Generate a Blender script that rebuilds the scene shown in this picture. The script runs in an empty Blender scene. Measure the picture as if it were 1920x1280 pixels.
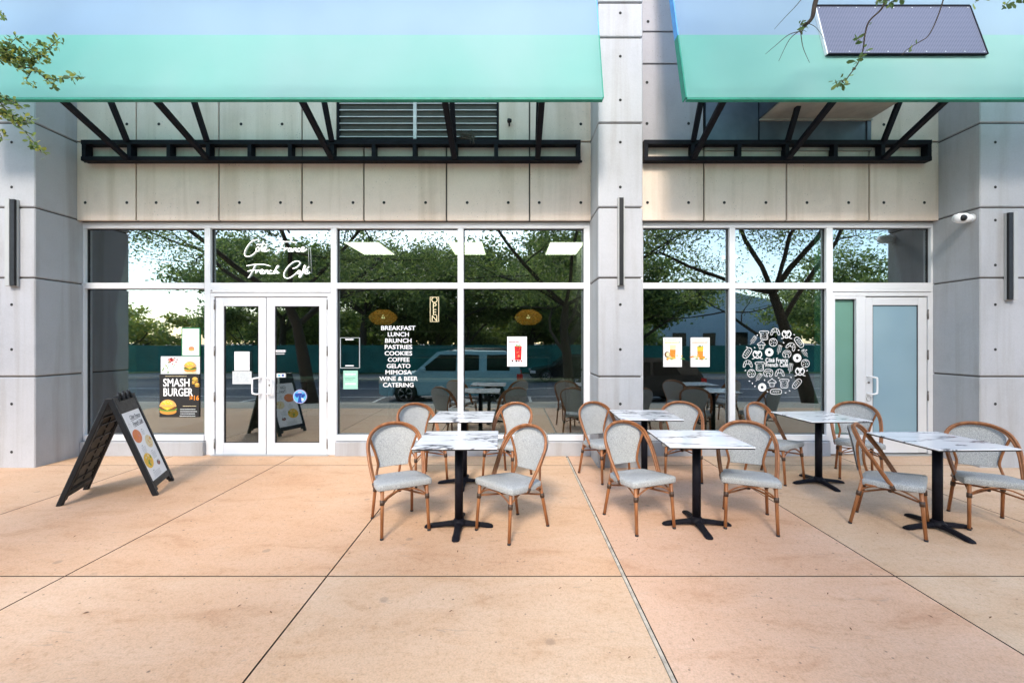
import bpy, bmesh, math, random
from mathutils import Vector, Matrix
R = math.radians
PI = math.pi
sc = bpy.context.scene
COL = sc.collection
# ------------------------------------------------------------------ camera
CAMH = 1.52; CAMD = 5.93; F = 830.0          # metres above paving, metres from glass line, focal length in photo px
cam_d = bpy.data.cameras.new('camera'); cam = bpy.data.objects.new('camera', cam_d); COL.objects.link(cam)
cam.location = (0, -CAMD, CAMH); cam.rotation_euler = (R(90), 0, 0)
cam_d.sensor_width = 36; cam_d.lens = 36*F/1920; cam_d.clip_start = 0.05; cam_d.clip_end = 2000
sc.camera = cam
# ------------------------------------------------------------------ world and sun
SUN_EL, SUN_AZ = 37, -170      # azimuth measured from +Y clockwise (sun behind the camera, to its left)
w = bpy.data.worlds.new('World'); sc.world = w; w.use_nodes = True
nt = w.node_tree; bg = nt.nodes['Background']
sky = nt.nodes.new('ShaderNodeTexSky'); sky.sky_type = 'NISHITA'; sky.sun_disc = False
sky.sun_elevation = R(SUN_EL); sky.sun_rotation = R(SUN_AZ); sky.dust_density = 0.9; sky.ozone_density = 1.0; sky.air_density = 1.0
nt.links.new(sky.outputs[0], bg.inputs[0]); bg.inputs[1].default_value = 0.15
sd = bpy.data.lights.new('sun', 'SUN'); sun = bpy.data.objects.new('sun', sd); COL.objects.link(sun)
sd.energy = 1.5; sd.angle = R(12); sd.color = (1.0, 0.91, 0.80)
_d = Vector((math.sin(R(SUN_AZ))*math.cos(R(SUN_EL)), math.cos(R(SUN_AZ))*math.cos(R(SUN_EL)), math.sin(R(SUN_EL))))
sun.rotation_euler = _d.to_track_quat('Z', 'Y').to_euler(); sun.location = _d*30
sc.view_settings.view_transform = 'Standard'; sc.view_settings.look = 'None'
sc.view_settings.gamma = 1; sc.view_settings.exposure = 1.82
sc.cycles.max_bounces = 8; sc.cycles.transparent_max_bounces = 16

# ------------------------------------------------------------------ helpers
def PX(px, D): return (px-960)*D/F
def PZ(py, D): return CAMH-(py-640)*D/F
def GD(py): return F*CAMH/(py-640)            # distance of a paving point seen at that height

class M:
    """small node-material builder"""
    def __init__(s, name, base=(0.5,0.5,0.5), rough=0.6, metal=0.0, spec=0.5):
        s.m = bpy.data.materials.new(name); s.m.use_nodes = True
        s.t = s.m.node_tree; s.b = s.t.nodes['Principled BSDF']
        s.b.inputs['Base Color'].default_value = (*base, 1); s.b.inputs['Roughness'].default_value = rough
        s.b.inputs['Metallic'].default_value = metal; s.b.inputs['Specular IOR Level'].default_value = spec
        s._co = None
    def n(s, t, **k):
        x = s.t.nodes.new(t)
        for a, v in k.items(): setattr(x, a, v)
        return x
    def L(s, a, b): s.t.links.new(a, b)
    def co(s):
        if s._co is None: s._co = s.n('ShaderNodeTexCoord').outputs['Object']
        return s._co
    def noise(s, scale, detail=4, rough=0.55, dist=0.0, stretch=None, vec=None):
        x = s.n('ShaderNodeTexNoise'); x.inputs['Scale'].default_value = scale; x.inputs['Detail'].default_value = detail
        x.inputs['Roughness'].default_value = rough; x.inputs['Distortion'].default_value = dist
        v = vec or s.co()
        if stretch:
            mp = s.n('ShaderNodeMapping'); mp.inputs['Scale'].default_value = stretch; s.L(v, mp.inputs['Vector']); v = mp.outputs[0]
        s.L(v, x.inputs['Vector']); return x.outputs['Fac']
    def ramp(s, fac, stops):
        x = s.n('ShaderNodeValToRGB'); e = x.color_ramp.elements
        while len(e) < len(stops): e.new(0.5)
        for i, (p, c) in enumerate(stops):
            e[i].position = p; e[i].color = (c, c, c, 1) if isinstance(c, (int, float)) else (*c, 1)
        s.L(fac, x.inputs[0]); return x.outputs[0]
    def mix(s, fac, a, b, mode='MIX'):
        x = s.n('ShaderNodeMix', data_type='RGBA', blend_type=mode)
        for sock, v in ((x.inputs[0], fac), (x.inputs[6], a), (x.inputs[7], b)):
            if hasattr(v, 'is_linked'): s.L(v, sock)
            elif isinstance(v, tuple): sock.default_value = (*v, 1)
            else: sock.default_value = v
        return x.outputs[2]
    def color(s, out): s.L(out, s.b.inputs['Base Color']); return s
    def roughness(s, out): s.L(out, s.b.inputs['Roughness']); return s
    def bump(s, h, strength=0.3, dist=0.01):
        x = s.n('ShaderNodeBump'); x.inputs['Strength'].default_value = strength; x.inputs['Distance'].default_value = dist
        s.L(h, x.inputs['Height']); s.L(x.outputs[0], s.b.inputs['Normal']); return s

def simple(name, base, rough=0.6, metal=0.0, spec=0.5, var=0.12, scale=9.0):
    m = M(name, base, rough, metal, spec)
    n = m.noise(scale, 5, 0.6)
    d = tuple(max(0, c*(1-var)) for c in base); l = tuple(min(1, c*(1+var)) for c in base)
    m.color(m.ramp(n, [(0.3, d), (0.7, l)]))
    r = m.noise(scale*3, 3); m.roughness(m.ramp(r, [(0.3, max(0.02, rough-0.07)), (0.7, min(1, rough+0.07))]))
    return m.m

def concrete(name, base, warm, pores=True, joint=None):
    m = M(name, base, 0.8, 0, 0.3)
    big = m.noise(0.55, 5, 0.6); mid = m.noise(3.2, 6, 0.65, 0.4); fine = m.noise(60, 3, 0.6)
    c = m.mix(m.ramp(big, [(0.35, 0.0), (0.7, 1.0)]), base, warm)
    c = m.mix(0.5, c, m.ramp(mid, [(0.25, 0.84), (0.5, 1.0), (0.75, 1.06)]), 'MULTIPLY')
    c = m.mix(0.5, c, m.ramp(fine, [(0.3, 0.9), (0.7, 1.05)]), 'MULTIPLY')
    st = m.noise(1.7, 5, 0.6, 0.3, stretch=(2.2, 2.2, 0.16))     # rain streaks running down
    c = m.mix(0.8, c, m.ramp(st, [(0.32, (0.80, 0.77, 0.72)), (0.5, (1, 1, 1))]), 'MULTIPLY')
    if pores:
        v = m.n('ShaderNodeTexVoronoi'); v.inputs['Scale'].default_value = 26; m.L(m.co(), v.inputs['Vector'])
        reg = m.ramp(m.noise(2.3, 3), [(0.5, 0.0), (0.62, 1.0)])
        p = m.ramp(v.outputs['Distance'], [(0.06, 1.0), (0.13, 0.0)])
        c = m.mix(m.mix(1.0, p, reg, 'MULTIPLY'), c, (0.16, 0.14, 0.12))
    m.color(c); m.bump(m.mix(0.5, mid, fine), 0.25, 0.006)
    return m.m

MT = {}
MT['wall'] = concrete('board_concrete', (0.78, 0.655, 0.56), (0.73, 0.59, 0.49))
MT['pil'] = concrete('painted_concrete', (0.415, 0.42, 0.445), (0.40, 0.405, 0.42), pores=False)
MT['groove'] = simple('groove_sealant', (0.11, 0.10, 0.09), 0.9)  # dark backing colour in the concrete joints
MT['hole'] = simple('tie_hole', (0.02, 0.02, 0.02), 0.95)
MT['alu'] = simple('white_aluminium', (0.66, 0.67, 0.69), 0.42, 0.0, 0.5, 0.03, 3)
MT['gasket'] = simple('rubber_gasket', (0.02, 0.02, 0.022), 0.7)
MT['steel'] = simple('black_steel', (0.007, 0.007, 0.011), 0.55, 0.0, 0.12, 0.3, 12)
MT['darkmetal'] = simple('dark_sheet_metal', (0.10, 0.115, 0.14), 0.4, 0.5, 0.5, 0.25, 2.5)
MT['duct'] = simple('beige_duct_metal', (0.36, 0.33, 0.28), 0.5, 0.1, 0.5, 0.2, 4)
MT['slat'] = simple('vent_slat_metal', (0.60, 0.58, 0.56), 0.5, 0.0)
MT['black'] = simple('vent_black', (0.004, 0.004, 0.004), 0.95, 0, 0.05)
MT['blackplastic'] = simple('black_plastic', (0.008, 0.009, 0.011), 0.5, 0, 0.35, 0.3)
MT['white'] = simple('white_print', (0.86, 0.86, 0.87), 0.5, 0, 0.4, 0.02)
MT['vinyl'] = simple('white_vinyl', (0.86, 0.87, 0.87), 0.5, 0, 0.3, 0.02)
MT['chrome'] = simple('brushed_metal', (0.40, 0.40, 0.39), 0.45, 0.15, 0.5, 0.04, 2)
MT['brass'] = simple('hinge_metal', (0.22, 0.21, 0.20), 0.4, 0.8, 0.5, 0.2)
for k, c in dict(red=(0.55,0.02,0.02), darkred=(0.22,0.01,0.02), orange=(0.80,0.26,0.03), yellow=(0.85,0.52,0.05), bun=(0.62,0.27,0.05),
                 cream=(0.80,0.68,0.42), green=(0.12,0.30,0.04), mint=(0.35,0.66,0.52), leafgreen=(0.03,0.22,0.09), ink=(0.02,0.02,0.02),
                 grey=(0.35,0.36,0.37), lightgrey=(0.62,0.66,0.67), brown=(0.16,0.06,0.02), salmon=(0.80,0.25,0.10), skyblue=(0.10,0.42,0.75),
                 navy=(0.02,0.06,0.30), lilac=(0.45,0.42,0.68), pink=(0.75,0.35,0.38), toast=(0.70,0.38,0.12)).items():
    MT[k] = simple('print_'+k, c, 0.5, 0, 0.3, 0.10, 40)

def emis(name, col, st):
    m = M(name, col, 0.4); m.b.inputs['Emission Color'].default_value = (*col, 1); m.b.inputs['Emission Strength'].default_value = st; return m.m
MT['panel_light'] = emis('ceiling_light_glow', (1.0, 0.76, 0.60), 2.8)
MT['neon'] = emis('neon_white', (1.0, 0.99, 0.95), 0.45)
MT['wicker_glow'] = emis('wicker_shade_glow', (0.60, 0.24, 0.04), 0.22)
MT['bulb'] = emis('bulb_glow', (1.0, 0.75, 0.4), 1.2)

def glass(name, tint, refl=0.38, rough=0.0):
    m = bpy.data.materials.new(name); m.use_nodes = True; t = m.node_tree; t.nodes.clear()
    o = t.nodes.new('ShaderNodeOutputMaterial'); tr = t.nodes.new('ShaderNodeBsdfTransparent'); tr.inputs[0].default_value = (*tint, 1)
    g = t.nodes.new('ShaderNodeBsdfGlossy'); g.inputs['Roughness'].default_value = rough; g.inputs['Color'].default_value = (0.92, 0.97, 1.0, 1)
    mx = t.nodes.new('ShaderNodeMixShader'); fr = t.nodes.new('ShaderNodeFresnel'); fr.inputs[0].default_value = 1.5
    mr = t.nodes.new('ShaderNodeMapRange'); mr.inputs[1].default_value = 0.04; mr.inputs[2].default_value = 1; mr.inputs[3].default_value = refl; mr.inputs[4].default_value = 1
    t.links.new(fr.outputs[0], mr.inputs[0]); t.links.new(mr.outputs[0], mx.inputs[0])
    t.links.new(tr.outputs[0], mx.inputs[1]); t.links.new(g.outputs[0], mx.inputs[2])
    tc = t.nodes.new('ShaderNodeTexCoord'); nz = t.nodes.new('ShaderNodeTexNoise'); nz.inputs['Scale'].default_value = 1.3; nz.inputs['Detail'].default_value = 1
    bp = t.nodes.new('ShaderNodeBump'); bp.inputs['Strength'].default_value = 0.12; bp.inputs['Distance'].default_value = 0.01
    t.links.new(tc.outputs['Object'], nz.inputs['Vector']); t.links.new(nz.outputs['Fac'], bp.inputs['Height']); t.links.new(bp.outputs[0], g.inputs['Normal'])
    t.links.new(mx.outputs[0], o.inputs[0]); return m
MT['glass'] = glass('tinted_glass', (0.50, 0.62, 0.57), 0.27)
MT['acrylic'] = glass('clear_acrylic', (0.88, 0.9, 0.9), 0.10)
fm = M('frosted_film', (0.25, 0.45, 0.56), 0.18, 0, 0.5)
fm.color(fm.ramp(fm.noise(0.8, 2), [(0.3, (0.22, 0.35, 0.43)), (0.7, (0.28, 0.41, 0.48))])); MT['frost'] = fm.m
fm = M('green_film', (0.12, 0.28, 0.22), 0.15, 0, 0.6)
fm.color(fm.ramp(fm.noise(1.1, 2), [(0.3, (0.12, 0.25, 0.19)), (0.7, (0.16, 0.32, 0.27))])); MT['greenfilm'] = fm.m
MT['tealreflection'] = simple('teal_painted_reflection', (0.08, 0.24, 0.24), 0.2)

# awning fabrics
def fabric(name, a, b):
    m = M(name, a, 0.75, 0, 0.25)
    n = m.noise(0.55, 3, 0.5, 0.2, stretch=(1, 1, 0.6)); c = m.ramp(n, [(0.32, a), (0.7, b)])
    f = m.noise(260, 2); c = m.mix(0.25, c, m.ramp(f, [(0.3, 0.9), (0.7, 1.05)]), 'MULTIPLY')
    s = m.noise(0.35, 4, 0.55, stretch=(1, 1, 3)); c = m.mix(0.5, c, m.ramp(s, [(0.3, 0.93), (0.6, 1.0)]), 'MULTIPLY')
    m.color(c); m.bump(m.noise(1.1, 2), 0.12, 0.03)
    tl = m.n('ShaderNodeBsdfTranslucent'); m.L(c, tl.inputs[0]); ms = m.n('ShaderNodeMixShader'); ms.inputs[0].default_value = 0.60
    m.L(m.b.outputs[0], ms.inputs[1]); m.L(tl.outputs[0], ms.inputs[2]); m.L(ms.outputs[0], m.t.nodes['Material Output'].inputs[0])
    return m.m
MT['awn_mint'] = fabric('mint_awning_cloth', (0.27, 0.69, 0.61), (0.42, 0.72, 0.69))
MT['awn_blue'] = fabric('pale_blue_awning_cloth', (0.38, 0.56, 0.76), (0.46, 0.65, 0.78))
MT['awn_hem'] = simple('green_awning_hem', (0.010, 0.22, 0.15), 0.6)
MT['awn_edge'] = simple('blue_awning_edge', (0.08, 0.30, 0.62), 0.6)
# perforated metal: a fine grid of dark holes
m = M('perforated_metal', (0.3, 0.32, 0.38), 0.45, 0.3)
v = m.n('ShaderNodeTexVoronoi'); v.inputs['Scale'].default_value = 58; v.inputs['Randomness'].default_value = 0.0; v.voronoi_dimensions = '2D'
sx_ = m.n('ShaderNodeSeparateXYZ'); cx_ = m.n('ShaderNodeCombineXYZ'); m.L(m.co(), sx_.inputs[0]); m.L(sx_.outputs[0], cx_.inputs[0]); m.L(sx_.outputs[2], cx_.inputs[1]); m.L(cx_.outputs[0], v.inputs['Vector'])
m.color(m.ramp(v.outputs['Distance'], [(0.33, (0.05, 0.06, 0.09)), (0.42, (0.17, 0.18, 0.24))])); MT['perf'] = m.m
# paving
m = M('stained_paving', (0.6, 0.45, 0.33), 0.72, 0, 0.3)
at = m.n('ShaderNodeAttribute'); at.attribute_name = 'slab'
big = m.noise(0.5, 4, 0.6, 0.3); mid = m.noise(2.0, 6, 0.7, 0.6, stretch=(1, 2.2, 1)); fine = m.noise(95, 4, 0.75)
c = m.mix(0.8, at.outputs['Color'], m.ramp(big, [(0.3, (0.95, 0.85, 0.76)), (0.55, (1, 1, 1)), (0.75, (1.0, 1.02, 1.04))]), 'MULTIPLY')
c = m.mix(1.0, c, m.ramp(mid, [(0.25, (0.80, 0.68, 0.58)), (0.45, (0.98, 0.94, 0.89)), (0.7, (1.04, 1.05, 1.06))]), 'MULTIPLY')
c = m.mix(0.7, c, m.ramp(fine, [(0.3, 0.70), (0.5, 1.0), (0.7, 1.16)]), 'MULTIPLY')
gr_ = m.noise(28, 5, 0.8); c = m.mix(0.8, c, m.ramp(gr_, [(0.32, (0.80, 0.74, 0.68)), (0.48, (1, 1, 1)), (0.7, (1.05, 1.06, 1.08))]), 'MULTIPLY')
sp = m.noise(5.5, 3, 0.5, 1.2, stretch=(1, 1.8, 1)); c = m.mix(m.ramp(sp, [(0.68, 0.0), (0.78, 0.38)]), c, (0.46, 0.27, 0.15))       # rusty smears
sm = m.noise(7.5, 4, 0.6, 1.5, stretch=(0.6, 2.4, 1)); c = m.mix(m.ramp(sm, [(0.65, 0.0), (0.72, 0.38)]), c, (0.33, 0.25, 0.20))
v = m.n('ShaderNodeTexVoronoi'); v.inputs['Scale'].default_value = 5; m.L(m.co(), v.inputs['Vector'])
c = m.mix(m.ramp(v.outputs['Distance'], [(0.025, 0.75), (0.05, 0.0)]), c, (0.12, 0.08, 0.06))
v2_ = m.n('ShaderNodeTexVoronoi'); v2_.inputs['Scale'].default_value = 2.6; m.L(m.co(), v2_.inputs['Vector'])
c = m.mix(m.ramp(v2_.outputs['Distance'], [(0.05, 0.42), (0.085, 0.0)]), c, (0.26, 0.19, 0.14))     # old gum spots
v3_ = m.n('ShaderNodeTexVoronoi'); v3_.inputs['Scale'].default_value = 13; m.L(m.co(), v3_.inputs['Vector'])
c = m.mix(m.ramp(v3_.outputs['Distance'], [(0.05, 0.7), (0.09, 0.0)]), c, (0.16, 0.11, 0.08))
sy_ = m.n('ShaderNodeSeparateXYZ'); m.L(m.co(), sy_.inputs[0]); ad_ = m.n('ShaderNodeMath', operation='MULTIPLY_ADD'); ad_.inputs[1].default_value = 0.25; m.L(m.noise(6, 4, 0.7), ad_.inputs[0]); m.L(sy_.outputs[1], ad_.inputs[2])
c = m.mix(m.ramp(ad_.outputs[0], [(0.0, 0.0), (0.16, 0.45)]), c, (0.20, 0.15, 0.11))     # dirt gathered at the foot of the shop front
m.color(c); m.bump(m.mix(0.6, fine, mid), 0.25, 0.004)
m.roughness(m.ramp(mid, [(0.3, 0.62), (0.7, 0.8)])); MT['pave'] = m.m
MT['joint'] = simple('paving_joint_dirt', (0.045, 0.03, 0.022), 0.9)
MT['caulk'] = simple('pale_joint_sealant', (0.50, 0.44, 0.36), 0.8, 0, 0.3, 0.35, 14)
# marble
m = M('white_marble_laminate', (0.8, 0.8, 0.82), 0.16, 0, 0.4)
nz = m.n('ShaderNodeTexNoise'); nz.inputs['Scale'].default_value = 1.9; nz.inputs['Detail'].default_value = 5; nz.inputs['Roughness'].default_value = 0.55; nz.inputs['Distortion'].default_value = 0.5
mp = m.n('ShaderNodeMapping'); mp.inputs['Rotation'].default_value = (0, 0, 0.75); mp.inputs['Scale'].default_value = (0.7, 2.6, 1)
oi = m.n('ShaderNodeObjectInfo'); ad = m.n('ShaderNodeVectorMath', operation='ADD'); scv = m.n('ShaderNodeVectorMath', operation='SCALE'); scv.inputs[3].default_value = 0.9
m.L(oi.outputs['Location'], scv.inputs[0]); m.L(m.co(), ad.inputs[0]); m.L(scv.outputs[0], ad.inputs[1]); m.L(ad.outputs[0], mp.inputs['Vector']); m.L(mp.outputs[0], nz.inputs['Vector'])
v1 = m.ramp(nz.outputs['Fac'], [(0.465, 0.0), (0.486, 1.0), (0.494, 1.0), (0.512, 0.0)])
br = m.ramp(m.noise(3.0, 3), [(0.36, 0.25), (0.52, 1.0)])
cloud = m.ramp(m.noise(4.5, 4), [(0.35, (0.74, 0.75, 0.77)), (0.6, (0.84, 0.84, 0.85))])
m.color(m.mix(m.mix(1.0, v1, br, 'MULTIPLY'), cloud, (0.13, 0.13, 0.15))); MT['marble'] = m.m
# bamboo-look tube
m = M('bamboo_look_tube', (0.36, 0.13, 0.04), 0.42, 0, 0.4)
n1 = m.noise(7, 4, 0.6, 0.5, stretch=(4, 4, 0.6)); n2 = m.noise(60, 3, 0.6, stretch=(3, 3, 0.4))
c = m.ramp(n1, [(0.3, (0.19, 0.068, 0.024)), (0.55, (0.30, 0.115, 0.04)), (0.75, (0.40, 0.175, 0.07))])
m.color(m.mix(0.5, c, m.ramp(n2, [(0.3, 0.75), (0.7, 1.1)]), 'MULTIPLY')); MT['bamboo'] = m.m
MT['collar'] = simple('brown_binding', (0.055, 0.030, 0.018), 0.5, 0, 0.5, 0.3, 40)
# woven seat mesh
m = M('grey_woven_mesh', (0.42, 0.44, 0.45), 0.75, 0, 0.3)
wv = m.n('ShaderNodeTexWave'); wv.inputs['Scale'].default_value = 60; wv.inputs['Distortion'].default_value = 2.0; m.L(m.co(), wv.inputs['Vector'])
n3 = m.noise(210, 3, 0.8); n4 = m.noise(6, 3)
c = m.ramp(n3, [(0.34, (0.16, 0.17, 0.17)), (0.5, (0.38, 0.395, 0.40)), (0.66, (0.62, 0.63, 0.62))])
c = m.mix(0.30, c, m.ramp(wv.outputs['Fac'], [(0.2, 0.78), (0.8, 1.1)]), 'MULTIPLY')
m.color(m.mix(0.4, c, m.ramp(n4, [(0.3, 0.88), (0.7, 1.06)]), 'MULTIPLY')); m.bump(n3, 0.3, 0.002); MT['weave'] = m.m
# setting behind the camera
MT['asphalt'] = simple('asphalt', (0.15, 0.15, 0.155), 0.85, 0, 0.3, 0.3, 14)
MT['walk'] = simple('pale_sidewalk', (0.38, 0.35, 0.30), 0.85, 0, 0.3, 0.3, 14)
MT['kerb'] = simple('kerb_concrete', (0.50, 0.48, 0.43), 0.8)
MT['paint'] = simple('road_paint', (0.70, 0.70, 0.68), 0.7)
MT['grass'] = simple('grass', (0.07, 0.12, 0.025), 0.9, 0, 0.2, 0.4, 6)
MT['fence'] = simple('green_fence_cloth', (0.015, 0.13, 0.12), 0.8, 0, 0.3, 0.3, 1.2)
MT['bark'] = simple('bark', (0.05, 0.04, 0.032), 0.95, 0, 0.2, 0.4, 18)
def leafm(name, c):
    m = M(name, c, 0.5, 0, 0.4)
    oi = m.noise(3.0, 2); m.color(m.ramp(oi, [(0.3, tuple(x*0.7 for x in c)), (0.7, tuple(min(1, x*1.35) for x in c))]))
    t = m.t; tl = m.n('ShaderNodeBsdfTranslucent'); tl.inputs[0].default_value = (c[0]*1.9, c[1]*1.9, c[2]*1.3, 1)
    ms = m.n('ShaderNodeMixShader'); ms.inputs[0].default_value = 0.35
    m.L(m.b.outputs[0], ms.inputs[1]); m.L(tl.outputs[0], ms.inputs[2]); m.L(ms.outputs[0], t.nodes['Material Output'].inputs[0]); return m.m
MT['leaf_a'] = leafm('leaf_dark', (0.075, 0.12, 0.042)); MT['leaf_b'] = leafm('leaf_light', (0.20, 0.26, 0.085)); MT['leaf_c'] = leafm('leaf_yellow', (0.30, 0.30, 0.07))
MT['car_blue'] = simple('blue_grey_paint', (0.22, 0.46, 0.58), 0.3, 0.1, 0.6, 0.05)
MT['car_black'] = simple('black_paint', (0.010, 0.011, 0.014), 0.2, 0.1, 0.6, 0.05)
MT['car_white'] = simple('white_paint', (0.6, 0.6, 0.6), 0.3, 0, 0.6, 0.05)
MT['carglass'] = simple('car_glass', (0.008, 0.009, 0.010), 0.08, 0, 0.2, 0.05)
MT['tyre'] = simple('tyre_rubber', (0.014, 0.014, 0.014), 0.85)
MT['rim'] = simple('alloy_rim', (0.55, 0.56, 0.58), 0.4, 0.2)
MT['taillight'] = simple('red_lens', (0.5, 0.01, 0.01), 0.2)
MT['headlight'] = simple('clear_lens', (0.6, 0.62, 0.62), 0.1)
MT['farwall'] = simple('pale_blue_stucco', (0.36, 0.44, 0.50), 0.8, 0, 0.3, 0.06, 0.3)
MT['inwall'] = simple('interior_paint', (0.24, 0.27, 0.24), 0.8)
MT['inwall2'] = simple('interior_beige', (0.40, 0.36, 0.25), 0.8)
MT['infloor'] = simple('interior_floor', (0.10, 0.085, 0.07), 0.4)
MT['inceil'] = simple('interior_ceiling', (0.26, 0.28, 0.26), 0.9)
MT['counter'] = simple('counter_white', (0.50, 0.50, 0.46), 0.4)
MT['inteal'] = simple('interior_teal', (0.03, 0.14, 0.13), 0.6)
MT['nest'] = simple('dry_twigs', (0.11, 0.095, 0.075), 0.95)
MT['dryleaf'] = simple('dry_leaf', (0.16, 0.07, 0.03), 0.8)

class MB:
    def __init__(s): s.bm = bmesh.new(); s.mats = []; s.attr = None
    def mi(s, k):
        if k not in s.mats: s.mats.append(k)
        return s.mats.index(k)
    def face(s, pts, k, smooth=False):
        vs = [s.bm.verts.new(p) for p in pts]
        f = s.bm.faces.new(vs); f.material_index = s.mi(k); f.smooth = smooth; return f
    def box(s, x0, x1, y0, y1, z0, z1, k, bev=0.0, T=None, seg=1):
        v = [s.bm.verts.new(p) for p in ((x0,y0,z0),(x1,y0,z0),(x1,y1,z0),(x0,y1,z0),(x0,y0,z1),(x1,y0,z1),(x1,y1,z1),(x0,y1,z1))]
        i = s.mi(k); fs = []
        for q in ((3,2,1,0),(4,5,6,7),(0,1,5,4),(1,2,6,5),(2,3,7,6),(3,0,4,7)):
            f = s.bm.faces.new([v[a] for a in q]); f.material_index = i; fs.append(f)
        if T:
            for a in v: a.co = T(a.co)
        if bev:
            es = list({e for f in fs for e in f.edges})
            r = bmesh.ops.bevel(s.bm, geom=es, offset=bev, segments=seg, affect='EDGES', profile=0.5)
            for f in r['faces']: f.material_index = i
    def tube(s, pts, r, k, seg=8, caps=True, smooth=True):
        pts = [Vector(p) for p in pts]; n = len(pts); rs = r if isinstance(r, (list, tuple)) else [r]*n
        i = s.mi(k); rings = []; up = None
        for a in range(n):
            t = (pts[min(a+1, n-1)]-pts[max(a-1, 0)]).normalized()
            if up is None:
                up = Vector((0, 0, 1)) if abs(t.z) < 0.9 else Vector((1, 0, 0))
                up = (up-t*up.dot(t)).normalized()
            else:
                up = up-t*up.dot(t)
                up = up.normalized() if up.length > 1e-5 else t.orthogonal().normalized()
            b = t.cross(up)
            rings.append([s.bm.verts.new(pts[a]+rs[a]*(math.cos(2*PI*q/seg)*up+math.sin(2*PI*q/seg)*b)) for q in range(seg)])
        for a in range(n-1):
            for q in range(seg):
                f = s.bm.faces.new((rings[a][q], rings[a][(q+1)%seg], rings[a+1][(q+1)%seg], rings[a+1][q])); f.material_index = i; f.smooth = smooth
        if caps:
            f = s.bm.faces.new(rings[0][::-1]); f.material_index = i
            f = s.bm.faces.new(rings[-1]); f.material_index = i
    def lathe(s, prof, c, k, seg=20, axis='z', smooth=True):
        c = Vector(c); i = s.mi(k); rings = []
        for (r, h) in prof:
            ring = []
            for q in range(seg):
                a = 2*PI*q/seg; x, y = r*math.cos(a), r*math.sin(a)
                p = {'z': (x, y, h), 'y': (x, h, y), 'x': (h, x, y)}[axis]
                ring.append(s.bm.verts.new(c+Vector(p)))
            rings.append(ring)
        for a in range(len(rings)-1):
            for q in range(seg):
                f = s.bm.faces.new((rings[a][q], rings[a][(q+1)%seg], rings[a+1][(q+1)%seg], rings[a+1][q])); f.material_index = i; f.smooth = smooth
        for ring, rv in ((rings[0], True), (rings[-1], False)):
            if (Vector(ring[0].co)-Vector(ring[seg//2].co)).length > 1e-4:
                f = s.bm.faces.new(ring[::-1] if rv else ring); f.material_index = i
    def prism(s, poly, k, T0, T1):
        a = [s.bm.verts.new(T0(p)) for p in poly]; b = [s.bm.verts.new(T1(p)) for p in poly]; i = s.mi(k); n = len(poly)
        for q in range(n):
            f = s.bm.faces.new((a[q], a[(q+1)%n], b[(q+1)%n], b[q])); f.material_index = i
        for ring in (a[::-1], b):
            f = s.bm.faces.new(ring); f.material_index = i
    def disc(s, c, r, k, T, seg=12, sx=1.0, rot=0.0):
        pts = []
        for q in range(seg):
            a = 2*PI*q/seg; x, y = r*sx*math.cos(a), r*math.sin(a)
            pts.append(T(c[0]+x*math.cos(rot)-y*math.sin(rot), c[1]+x*math.sin(rot)+y*math.cos(rot)))
        s.face(pts, k)
    def ribbon(s, pts, wd, k, T, closed=False):
        n = len(pts); L = []; i = s.mi(k)
        if closed: pts = pts+[pts[0]]; n += 1
        for a in range(n):
            if closed and a in (0, n-1): p0, p1 = pts[-2], pts[1]
            else: p0, p1 = pts[max(a-1, 0)], pts[min(a+1, n-1)]
            dx, dy = p1[0]-p0[0], p1[1]-p0[1]; l = math.hypot(dx, dy) or 1
            nx, ny = -dy/l*wd/2, dx/l*wd/2
            L.append((s.bm.verts.new(T(pts[a][0]+nx, pts[a][1]+ny)), s.bm.verts.new(T(pts[a][0]-nx, pts[a][1]-ny))))
        for a in range(n-1):
            f = s.bm.faces.new((L[a][0], L[a][1], L[a+1][1], L[a+1][0])); f.material_index = i
    def text(s, st, size, c, k, T, bold=0.0, sx=1.0, shear=0.0, width=None):
        vs, fs, wd = text_mesh(st, bold, shear)
        if width: sx = width/(wd*size)
        off = [s.bm.verts.new(T(c[0]+x*size*sx, c[1]+y*size)) for x, y in vs]; i = s.mi(k)
        for f in fs:
            try: g = s.bm.faces.new([off[q] for q in f]); g.material_index = i
            except ValueError: pass
    def build(s, name, parent=None, label=None, at=None, recalc=False, bevel=None):
        if recalc: bmesh.ops.recalc_face_normals(s.bm, faces=s.bm.faces)
        if at is not None: bmesh.ops.translate(s.bm, vec=-Vector(at), verts=s.bm.verts)
        me = bpy.data.meshes.new(name); s.bm.to_mesh(me); s.bm.free()
        for k in s.mats: me.materials.append(MT[k])
        o = bpy.data.objects.new(name, me); COL.objects.link(o)
        if parent: o.parent = parent
        elif at is not None: o.location = at
        if label: o['label'] = label
        return o
_tc = {}
def text_mesh(st, bold, shear):
    key = (st, bold, shear)
    if key not in _tc:
        cu = bpy.data.curves.new('t', 'FONT'); cu.body = st; cu.size = 1; cu.align_x = 'CENTER'; cu.align_y = 'CENTER'; cu.offset = bold; cu.shear = shear
        cu.resolution_u = 4; cu.fill_mode = 'BOTH'
        o = bpy.data.objects.new('t', cu); COL.objects.link(o)
        dg = bpy.context.evaluated_depsgraph_get(); me = bpy.data.meshes.new_from_object(o.evaluated_get(dg))
        vs = [(v.co.x, v.co.y) for v in me.vertices]; fs = [tuple(p.vertices) for p in me.polygons]
        wd = (max(x for x, y in vs)-min(x for x, y in vs)) if vs else 1
        bpy.data.objects.remove(o); bpy.data.meshes.remove(me); bpy.data.curves.remove(cu); _tc[key] = (vs, fs, wd)
    return _tc[key]
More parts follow.
